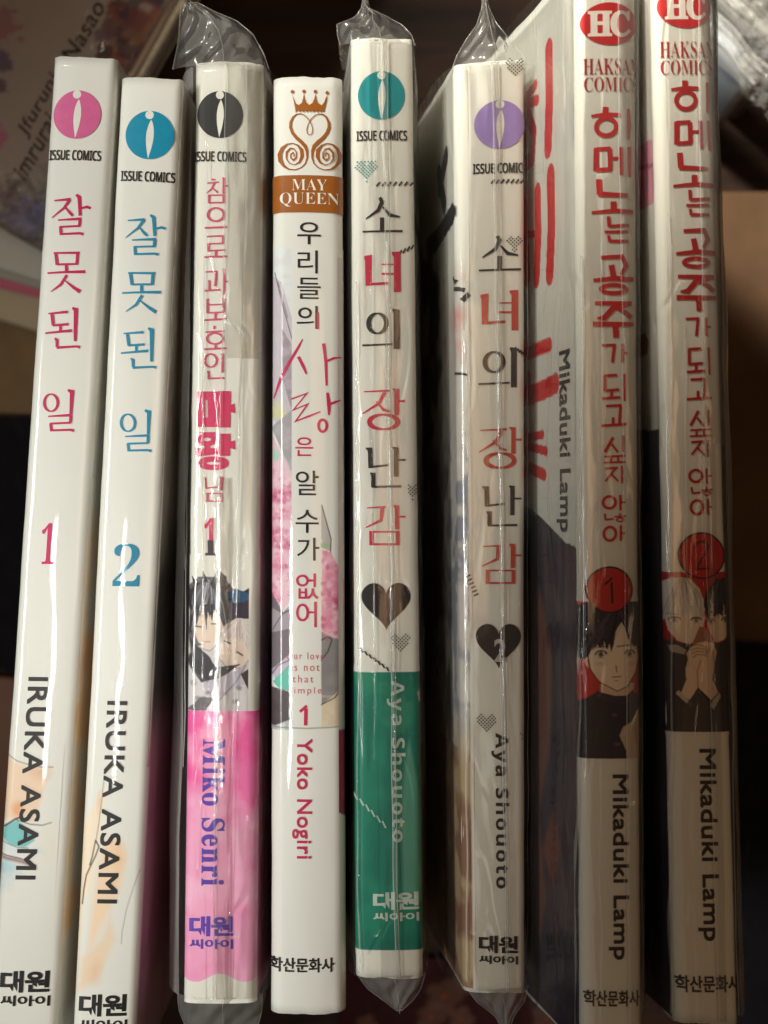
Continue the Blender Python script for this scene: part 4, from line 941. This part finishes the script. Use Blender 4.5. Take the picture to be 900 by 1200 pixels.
# second: pale-haired and dark-haired figures, clasped hands
c = Canvas(b8, -2, 660, b8.W + 2, 862, cx=.65, cy=.65, bgc=(190, 40, 40)); ZZ = lambda x, y: (775 + x / 4.8, 620 + y / 4.8)
F([(20, 620), (120, 640), (330, 640), (420, 600), (420, 1150), (20, 1150)], (62, 52, 54))
F([(34, 480), (50, 570), (90, 625), (160, 650), (225, 590), (245, 500), (230, 380), (60, 380)], (242, 224, 206)); F([(250, 480), (262, 560), (310, 640), (360, 620), (400, 580), (400, 430), (280, 430)], (244, 222, 200))
F([(20, 300), (60, 270), (150, 275), (210, 330), (245, 420), (240, 500), (222, 470), (200, 500), (180, 460), (150, 500), (130, 460), (90, 500), (70, 470), (40, 500), (10, 560)], (234, 228, 220))
for x in (40, 70, 100, 130, 160, 190, 215): c.line([ZZ(x, 480), ZZ(x + 6, 400), ZZ(x * .6 + 60, 300)], .8, (160, 148, 136), .8)
F([(236, 420), (250, 350), (310, 280), (420, 270), (420, 520), (395, 480), (372, 490), (355, 420), (345, 490), (320, 470), (300, 500), (280, 470), (262, 520)], (52, 46, 48))
for x in (270, 300, 330, 365, 390): c.line([ZZ(x, 460), ZZ(x + 6, 380), ZZ(x + 16, 300)], .8, (86, 78, 78), .7)
eye(c, *ZZ(80, 510), 6, 3, (150, 130, 116)); eye(c, *ZZ(195, 512), 6, 3, (150, 130, 116)); eye(c, *ZZ(278, 520), 4.5, 3, (100, 80, 70)); eye(c, *ZZ(366, 512), 5, 3, (100, 80, 70))
strands(c, [ZZ(90, 275), ZZ(150, 280)], [ZZ(14, 540), ZZ(60, 480), ZZ(120, 490), ZZ(180, 480), ZZ(244, 500)], 60, [(178, 168, 160), (250, 246, 240), (150, 140, 134)], .7, .8, 10, 5)
strands(c, [ZZ(320, 285), ZZ(400, 280)], [ZZ(250, 500), ZZ(300, 480), ZZ(345, 480), ZZ(372, 480), ZZ(415, 510)], 50, [(96, 88, 92), (24, 20, 22), (70, 64, 66)], .8, .8, 6, 6)
for x_ in (270, 300, 322, 346, 396): F([(x_ - 8, 430), (x_ + 8, 430), (x_ + 1, 516)], (46, 40, 42))
for x_ in (62, 108, 150, 196): F([(x_ - 7, 440), (x_ + 7, 440), (x_ + 1, 508)], (226, 219, 210))
c.line([ZZ(52, 500), ZZ(80, 494), ZZ(108, 502)], 1.3, (80, 64, 60)); c.line([ZZ(168, 504), ZZ(196, 496), ZZ(222, 504)], 1.3, (80, 64, 60))
c.line([ZZ(46, 476), ZZ(100, 480)], 1, (130, 116, 104)); c.line([ZZ(50, 600), ZZ(92, 645), ZZ(150, 668)], 1.6, (70, 50, 46)); c.line([ZZ(330, 660), ZZ(380, 625), ZZ(392, 600)], 1.6, (70, 50, 46)); c.fill([ZZ(*p) for p in [(50, 655), (90, 650), (140, 680), (130, 705), (60, 690)]], (196, 184, 170), .8)
F([(215, 545), (245, 560), (305, 650), (290, 700), (215, 690), (170, 650)], (170, 116, 96))
F([(150, 730), (140, 700), (170, 660), (205, 640), (245, 632), (290, 640), (312, 690), (300, 760), (290, 850), (320, 920), (280, 960), (205, 890), (160, 960), (110, 930), (140, 850), (138, 780)], (240, 214, 188))
for i in range(4): c.line([ZZ(160 + i * 6, 712 + i * 20 - 50), ZZ(200, 680 + i * 18 - 30), ZZ(245, 690 + i * 16 - 30), ZZ(256, 706 + i * 14 - 30)], 1.0, (140, 96, 78), .9)
c.line([ZZ(205, 890), ZZ(200, 800), ZZ(220, 740)], 1.0, (150, 108, 88)); c.line([ZZ(255, 700), ZZ(280, 660)], .9, (150, 108, 88)); c.line([ZZ(290, 690), ZZ(300, 760), ZZ(288, 850)], .9, (120, 84, 70))
F([(84, 925), (100, 905), (175, 985), (165, 1000)], (206, 196, 182)); F([(275, 1000), (290, 960), (330, 920), (335, 945), (295, 1015)], (206, 196, 182))
c.line([ZZ(80, 930), ZZ(160, 1000)], .9, (50, 42, 42)); F([(120, 1010), (205, 900), (290, 1010), (290, 1140), (120, 1140)], (78, 70, 66), .9)
yb8 = b8.loc(830, 858)[1]; c.blend(c.Y > yb8, PAPER); c.blend(c.Y < b8.loc(815, 670)[1], PAPER); c.build('illustration', -1)
tall(b8, 803, 8, 0, 0, (178, 26, 30), '2', 822, 651, (828.5, 990, 24, 224), (831, 1153, 72, 20))
c = Canvas(b8, -560, -50, -.6, 1196, cx=3, cy=2.4, bgc=(222, 216, 206)); c.conv = lambda x, y: b8.side(x, y)
c.fill([(740, 180), (759, 165), (773, 158), (773, 232), (765, 240), (752, 246), (740, 246)], (222, 150, 168)); c.line([(752, 195), (772, 190)], 5, (180, 104, 130))
c.fill([(740, 395), (762, 388), (766, 400), (764, 414), (740, 424)], (160, 120, 100)); 
c.fill([(700, 503), (800, 503), (820, 1210), (700, 1210)], (48, 42, 52)); c.fill([(700, 600), (768, 602), (770, 622), (766, 640), (700, 650)], (130, 54, 58), .8, soft=6); c.wash((80, 66, 84), .6, 80, 4, .5, .7, c.Y > 700)
c.build('front_cover_print', -1)
Sleeve(b7, .0016, .0010, [(722, -40, 730, 640), (730, 640, 736, 1232), (684, 300, 683, 1230), (744, -40, 752, 1230), (703, 300, 702, 620)], seam=[(722, 745, -42, 733, 752, 640), (733, 752, 640, 738, 755, 1232)])
Sleeve(b8, .0012, .0046, slack='R', creases=[(816, -56, 822, 500), (822, 500, 840, 1196), (783, 250, 793, 1190), (845, 300, 862, 1190), (800, 380, 806, 780)], seam=[(816, 838, -56, 824, 849, 520), (824, 836, 520, 842, 850, 1196)])
# ------------------------------------------------------------------ what lies around and behind the row
def box_bm(bm, sx, sy, z0, z1, bev=0.0, ox=0, oy=0):
    r = bmesh.ops.create_cube(bm, size=1.0); 
    for v in r['verts']: v.co = Vector((v.co.x * sx + ox, v.co.y * sy + oy, z0 + (v.co.z + .5) * (z1 - z0)))
    if bev: bmesh.ops.bevel(bm, geom=list({e for v in r['verts'] for e in v.link_edges}), offset=bev, segments=2, profile=.5, affect='EDGES')
def mesh_of(bm, name, mats, parent=None, smooth=False):
    me = bpy.data.meshes.new(name); bm.to_mesh(me); bm.free()
    if smooth:
        for p in me.polygons: p.use_smooth = True
    return link(name, me, parent, mats)

def flat_book(label, px, py, z, t, ang, L=.182, W=.128, cover=PAPER, canvas=None, group=None):
    """a volume lying flat: two cover boards, rounded spine, page block; px,py = its centre as seen."""
    p = pt(px, py, z + t); r = thing('manga_volume', label, 'book', (p.x, p.y, z), group); r.rotation_euler[2] = ang
    bm = bmesh.new(); c_ = .0006
    n = 10; prof = [(W / 2, t), (-W / 2 + t / 2, t)] + [(-W / 2 + t / 2 - math.sin(k * math.pi / n) * t * .28, t / 2 + math.cos(k * math.pi / n) * t / 2) for k in range(1, n)] + [(-W / 2 + t / 2, 0), (W / 2, 0)]
    prof_i = [(x + (c_ if i not in (0, len(prof) - 1) and abs(zz - t / 2) < t * .49 else 0), min(max(zz, c_), t - c_)) for i, (x, zz) in enumerate(prof)]
    ring = prof + prof_i[::-1]
    A = [bm.verts.new((x, -L / 2, zz)) for x, zz in ring]; B = [bm.verts.new((x, L / 2, zz)) for x, zz in ring]
    for i in range(len(ring)): j = (i + 1) % len(ring); bm.faces.new((A[i], B[i], B[j], A[j]))
    bm.normal_update(); m = len(prof)
    for i in range(m - 1):
        for V, fl in ((A, 0), (B, 1)):
            q = [V[i], V[i + 1], V[2 * m - 2 - i], V[2 * m - 1 - i]]
            bm.faces.new(q if fl else q[::-1])
    mesh_of(bm, 'cover', [principled('lying_cover', cover, **GLOSS)], r)
    bm = bmesh.new(); box_bm(bm, W - t * .35, L - .003, c_ + .0002, t - c_ - .0002, 0, t * .12, 0); mesh_of(bm, 'page_block', [M_pages], r)
    return r

GB = 'books lying in a stack at the upper left'
# stack under the patterned volume
def by_foot(px, py, z, L, an):
    h = L / 2 / (K * (CAMZ - z)); return px - math.sin(an) * h, py - math.cos(an) * h
st = [(10, 372, .0045, .0125, R(-17), (196, 180, 150), 'lying paperback with buff cover, bottom of the stack beside the leftmost book'),
      (10, 346, .0175, .0110, R(-14), (214, 110, 136), 'lying paperback with pink cover edge in the stack beside the leftmost book'),
      (10, 328, .0290, .0055, R(-16), (176, 172, 160), 'thin lying paperback with grey cover, directly above the pink edged one'),
      (10, 308, .0350, .0060, R(-18), (206, 202, 190), 'thin lying paperback with off white cover, just under the large plastic wrapped volume')]
for px, py, z, t, an, colr, lb in st:
    q = by_foot(px - 230, py - 67, z + t, .176, an); flat_book(lb, *q, z, t, an, .176, .128, colr, group=GB)
zt = .0415; tt = .013
rb = flat_book('large pale volume in crinkled plastic with slanted black lettering, lying behind the leftmost book', 4, -309, zt, tt, R(150.7), .21, .148, (104, 88, 78))
zc = zt + tt
# its printed cover picture
Wc, Hc = .146, .208
xs = np.linspace(-Wc / 2 + .006, Wc / 2, 240); ys = np.linspace(-Hc / 2, Hc / 2, 330)
c = Canvas(None, 0, 0, 1, 1); c.xs, c.ys = xs, ys; c.X, c.Y = np.meshgrid(xs, ys); c.C = np.empty(c.X.shape + (3,)); c.C[:] = lin((172, 156, 146))
def wl(px, py):
    p = pt(px, py, zc); q = Matrix.Rotation(R(-150.7), 3, 'Z') @ (p - Vector((rb.location.x, rb.location.y, zc))); return (q.x, q.y)
c.conv = wl
u = c.X / .012; v = c.Y / .012
def wmask(pts): return c.inside([wl(*p) for p in pts]).astype(float)
m = wmask([(128, 0), (180, -60), (300, -60), (300, 200), (140, 200), (100, 120)])
c.blend(m, (112, 82, 74), .9)
for (seed, col, lo) in ((1, (150, 70, 60), .5), (2, (88, 66, 90), .52), (3, (178, 150, 140), .56), (4, (140, 96, 60), .55), (5, (60, 52, 60), .58)):
    n_ = noise(u * 3.2 + seed * 9, v * 3.2 + 40, seed); c.blend(m * np.clip((n_ - lo) / .04, 0, 1), col, .75)
for x, y, rx, col in ((2, 30, 22, (160, 110, 110)), (2, 72, 12, (92, 76, 110)), (0, 100, 10, (98, 70, 92)), (0, 160, 12, (190, 96, 140)), (30, 262, 30, (110, 104, 150)), (10, 228, 16, (130, 100, 100)), (60, 250, 24, (122, 116, 170)), (125, 38, 13, (110, 84, 90)), (150, 60, 14, (70, 40, 40)), (160, 24, 14, (120, 60, 50))):
    X, Y = wl(x, y); d = np.hypot(c.X - X, c.Y - Y) / (rx * .000232); d = d + (noise(u * 9, v * 9, int(x + y)) - .5) * 1.9; c.blend(np.clip((1 - d) / .3, 0, 1), col, .8)
zz = np.full(c.X.shape, tt + .00012); P = np.stack([c.X, c.Y, zz], -1).reshape(-1, 3)
cv = c.build('cover_picture', parent=rb, P=P)
def flat_text(body, px, py, w_, h, ang, col, name, par, z, weight=0.0, fn=None):
    V, F = glyphs(body, weight, 1.05); lo, hi = V.min(0), V.max(0); V = (V - (lo + hi) / 2) / (hi - lo) * np.array([w_, h])
    V[:, 0] += V[:, 1] * .25
    cs, sn = math.cos(ang), math.sin(ang); X, Y = wl(px, py)
    P = [(X + x * cs - y * sn, Y + x * sn + y * cs, z) for x, y in V]
    me = bpy.data.meshes.new(name); me.from_pydata(P, [], F); me.update(); link(name, me, par, [ink(col)])
ta = R(-90) 
flat_text('Nasao', 98, 36, .0160, .0042, ta, (50, 42, 42), 'cover_lettering', rb, tt + .0003, .01)
flat_text('Jfuruni', 46, 124, .0165, .0042, ta, (50, 42, 42), 'cover_lettering', rb, tt + .0003, .01)
flat_text('imrurai', 42, 172, .0165, .0042, ta, (50, 42, 42), 'cover_lettering', rb, tt + .0003, .01)

def crumple(name, outline, z0, amp, parent, mat, seed=1, n=44, f=9.0):
    """a crinkled film sheet over an area given in photo px."""
    x0 = min(p[0] for p in outline); x1 = max(p[0] for p in outline); y0 = min(p[1] for p in outline); y1 = max(p[1] for p in outline)
    gx, gy = np.meshgrid(np.linspace(x0, x1, n), np.linspace(y0, y1, n))
    nz = np.abs(noise(gx / f, gy / f, seed, 4) - .5) * 2
    V = []; keep = {}; faces = []
    inr = np.array([[in_poly(outline, gx[i, j], gy[i, j]) for j in range(n)] for i in range(n)])
    for i in range(n):
        for j in range(n):
            p = pt(gx[i, j], gy[i, j], z0); V.append((p.x, p.y, z0 + nz[i, j] * amp))
    for i in range(n - 1):
        for j in range(n - 1):
            if inr[i, j] and inr[i + 1, j] and inr[i, j + 1] and inr[i + 1, j + 1]: faces.append((i * n + j, (i + 1) * n + j, (i + 1) * n + j + 1, i * n + j + 1))
    if parent is not None: V = [tuple(parent.matrix_world.inverted() @ Vector(v)) for v in V]
    me = bpy.data.meshes.new(name); me.from_pydata(V, [], faces); me.update()
    bm = bmesh.new(); bm.from_mesh(me); bmesh.ops.delete(bm, geom=[v for v in bm.verts if not v.link_faces], context='VERTS'); bm.to_mesh(me); bm.free()
    return link(name, me, parent, [mat])
bpy.context.view_layer.update()
crumple('plastic_sleeve', [(-40, 215), (100, 180), (150, 230), (120, 300), (48, 296), (20, 276), (-40, 268)], zc + .001, .006, rb, M_flap, 3, 50, 26)
crumple('plastic_sleeve', [(-40, -60), (240, -60), (210, 40), (150, 140), (100, 180), (-40, 215)], zc + .001, .0012, rb, M_film, 5, 60, 70)

# cardboard flap at the right, cardboard strip at the left
def card_mat():
    return principled('cardboard', (96, 72, 52), rough=.9, vary=.22, vscale=45, bump=.6, bscale=420, spec=.2)
M_card = card_mat()
def sheet(name, label, cat, quad, z, t, mat, bev=.0008):
    bm = bmesh.new(); A = [bm.verts.new(pt(x, y, z + t) - Vector((0, 0, t))) for x, y in quad]; B = [bm.verts.new(pt(x, y, z + t)) for x, y in quad]
    n = len(A); bm.faces.new(B[::-1]); bm.faces.new(A)
    for i in range(n): bm.faces.new((A[i], B[i], B[(i + 1) % n], A[(i + 1) % n]))
    bmesh.ops.recalc_face_normals(bm, faces=bm.faces)
    bmesh.ops.bevel(bm, geom=bm.edges[:], offset=bev, segments=2, profile=.5, affect='EDGES')
    o = mesh_of(bm, name, [mat]); 
    if label: tag(o, label, cat)
    return o
sheet('cardboard_flap', 'brown cardboard flap lying flat beside the rightmost book', 'cardboard', [(740, 226), (1060, 222), (1080, 760), (860, 752), (740, 752)], .012, .003, M_card)
sheet('cardboard_strip', 'tan cardboard strip lying under the stack at the left edge', 'cardboard', [(-200, 330), (150, 380), (150, 490), (-200, 478)], .001, .003, principled('tan_cardboard', (132, 106, 72), rough=.8, vary=.15, vscale=90))

# dark cloth at the lower right; the left sheet is added, standing in for shade
M_cloth = principled('black_cloth', (22, 20, 24), rough=.95, sheen=.2, vary=.2, vscale=200, spec=.15)
def cloth(label, outline, z0, amp, seed, mat, name='cloth', f=60):
    o = crumple(name, outline, z0, amp, None, mat, seed, 60, f)
    so = o.modifiers.new('thick', 'SOLIDIFY'); so.thickness = .0012
    for p in o.data.polygons: p.use_smooth = True
    return tag(o, label, 'cloth')
cloth('folded black cloth in the lower right corner below the cardboard', [(846, 1300), (840, 790), (852, 748), (884, 742), (906, 752), (1000, 800), (1000, 1300)], .018, .006, 5, M_cloth)
cloth('black sheet added for the deep shade along the left edge beside the leftmost book', [(-120, 488), (60, 484), (60, 800), (20, 792), (-120, 770)], .006, .005, 6, M_cloth)
sheet('wooden_slat', 'reddish brown wooden slat at the left edge below the black sheet', 'wood', [(-200, 775), (80, 800), (80, 1300), (-200, 1300)], .001, .006, principled('reddish_wood', (122, 82, 58), rough=.6, vary=.2, vscale=50))
# dark red floral cloth below the row
c = Canvas(None, 0, 0, 1, 1); n = 160
gx, gy = np.meshgrid(np.linspace(395, 700, n), np.linspace(1120, 1260, n)); c.X, c.Y = gx, gy; c.C = np.empty(gx.shape + (3,)); c.C[:] = lin((46, 16, 17)); c.conv = lambda x, y: (x, y)
for x, y, r_ in ((520, 1165, 22), (545, 1150, 14), (505, 1190, 18), (540, 1192, 16), (640, 1190, 18), (430, 1200, 14), (660, 1150, 14)):
    for k in range(5): c.blob(x + r_ * .6 * math.cos(k * 1.256), y + r_ * .6 * math.sin(k * 1.256), r_ * .55, r_ * .5, (92, 64, 52), .7, .5, int(x), .3)
    c.blob(x, y, r_ * .3, r_ * .3, (110, 60, 40), .9)
z = .004 + noise(gx / 50, gy / 50, 2) * .004; s_ = K * (CAMZ - .004)
P = np.stack([(gx - 450) * s_, -(gy - 600) * s_, z], -1).reshape(-1, 3)
o = c.build('floral_cloth', P=P) if False else None
me = grid_mesh('floral_cloth', P, n, n); at = me.color_attributes.new('Col', 'FLOAT_COLOR', 'POINT'); rg = np.ones((n * n, 4), np.float32); rg[:, :3] = c.C.reshape(-1, 3); at.data.foreach_set('color', rg.ravel())
o = link('floral_cloth', me, None, [principled('printed_cloth', (0, 0, 0), attr=True, rough=.9, spec=.2)]); tag(o, 'dark red floral cloth lying below the green and lavender books', 'cloth')

# sleeved books at the upper right corner
GR = 'sleeved books leaning in the upper right corner'
lab = ['thin sleeved book with bluish white spine nearest the rightmost tall book', 'sleeved white book behind the bluish one in the upper right corner', 'sleeved book with grey spine cut by the upper right corner']
for i, (x0, y0, x1, y1, wd, colr) in enumerate(((850, 40, 892, 92, 34, (160, 168, 180)), (872, 6, 930, 66, 30, (158, 156, 150)), (900, -34, 960, 28, 30, (196, 190, 180)))):
    z = .060 - i * .003
    A = pt(x0 - 60, y0 - 60, z); B = pt(x1, y1, z)
    d = (B - A); Ln = d.length; an = math.atan2(d.y, d.x)
    r = thing('sleeved_book', lab[i], 'book', ((A.x + B.x) / 2, (A.y + B.y) / 2, 0), GR); r.rotation_euler[2] = an
    wm = wd * .000205
    bm = bmesh.new(); box_bm(bm, Ln, wm, .0005, z, wm * .3); mesh_of(bm, 'cover', [principled('sleeved_cover', colr, **GLOSS)], r, True)
    V = []; nu, nv = 60, 17
    for a_ in np.linspace(-.5, .56, nu):
        for k in np.linspace(-1, 1, nv):
            tip = max(0, (a_ - .48) / .08); yw = wm * (.58 + .04 * math.sin(a_ * 11)) * (1 - .75 * tip ** 1.5)
            V.append((a_ * Ln, k * yw, z + .0012 - (abs(k) ** 3) * .004 - tip * .004 + .0004 * math.sin(a_ * 9 + k * 2)))
    me = grid_mesh('plastic_sleeve', np.array(V), nu, nv); link('plastic_sleeve', me, r, [M_side])
    for k in (-.55, .15, .7):
        V = []; 
        for a_ in np.linspace(-.5, .5, 50):
            for q in np.linspace(0, 2 * math.pi, 7): V.append((a_ * Ln, k * wm * .58 + math.cos(q) * .00035 + .0004 * math.sin(a_ * 13 + k), z + .0016 - abs(k) ** 3 * .004 + math.sin(q) * .00035))
        me = grid_mesh('fold', np.array(V), 50, 7); link('fold', me, r, [M_edge])

crumple('plastic_wrap', [(846, -40), (990, -40), (990, 170), (905, 150), (885, 128), (862, 108)], .0615, .009, None, M_flap, 11, 60, 30)
tag(bpy.data.objects['plastic_wrap'], 'loose crumpled clear plastic film over the sleeved books in the upper right corner', 'plastic film')
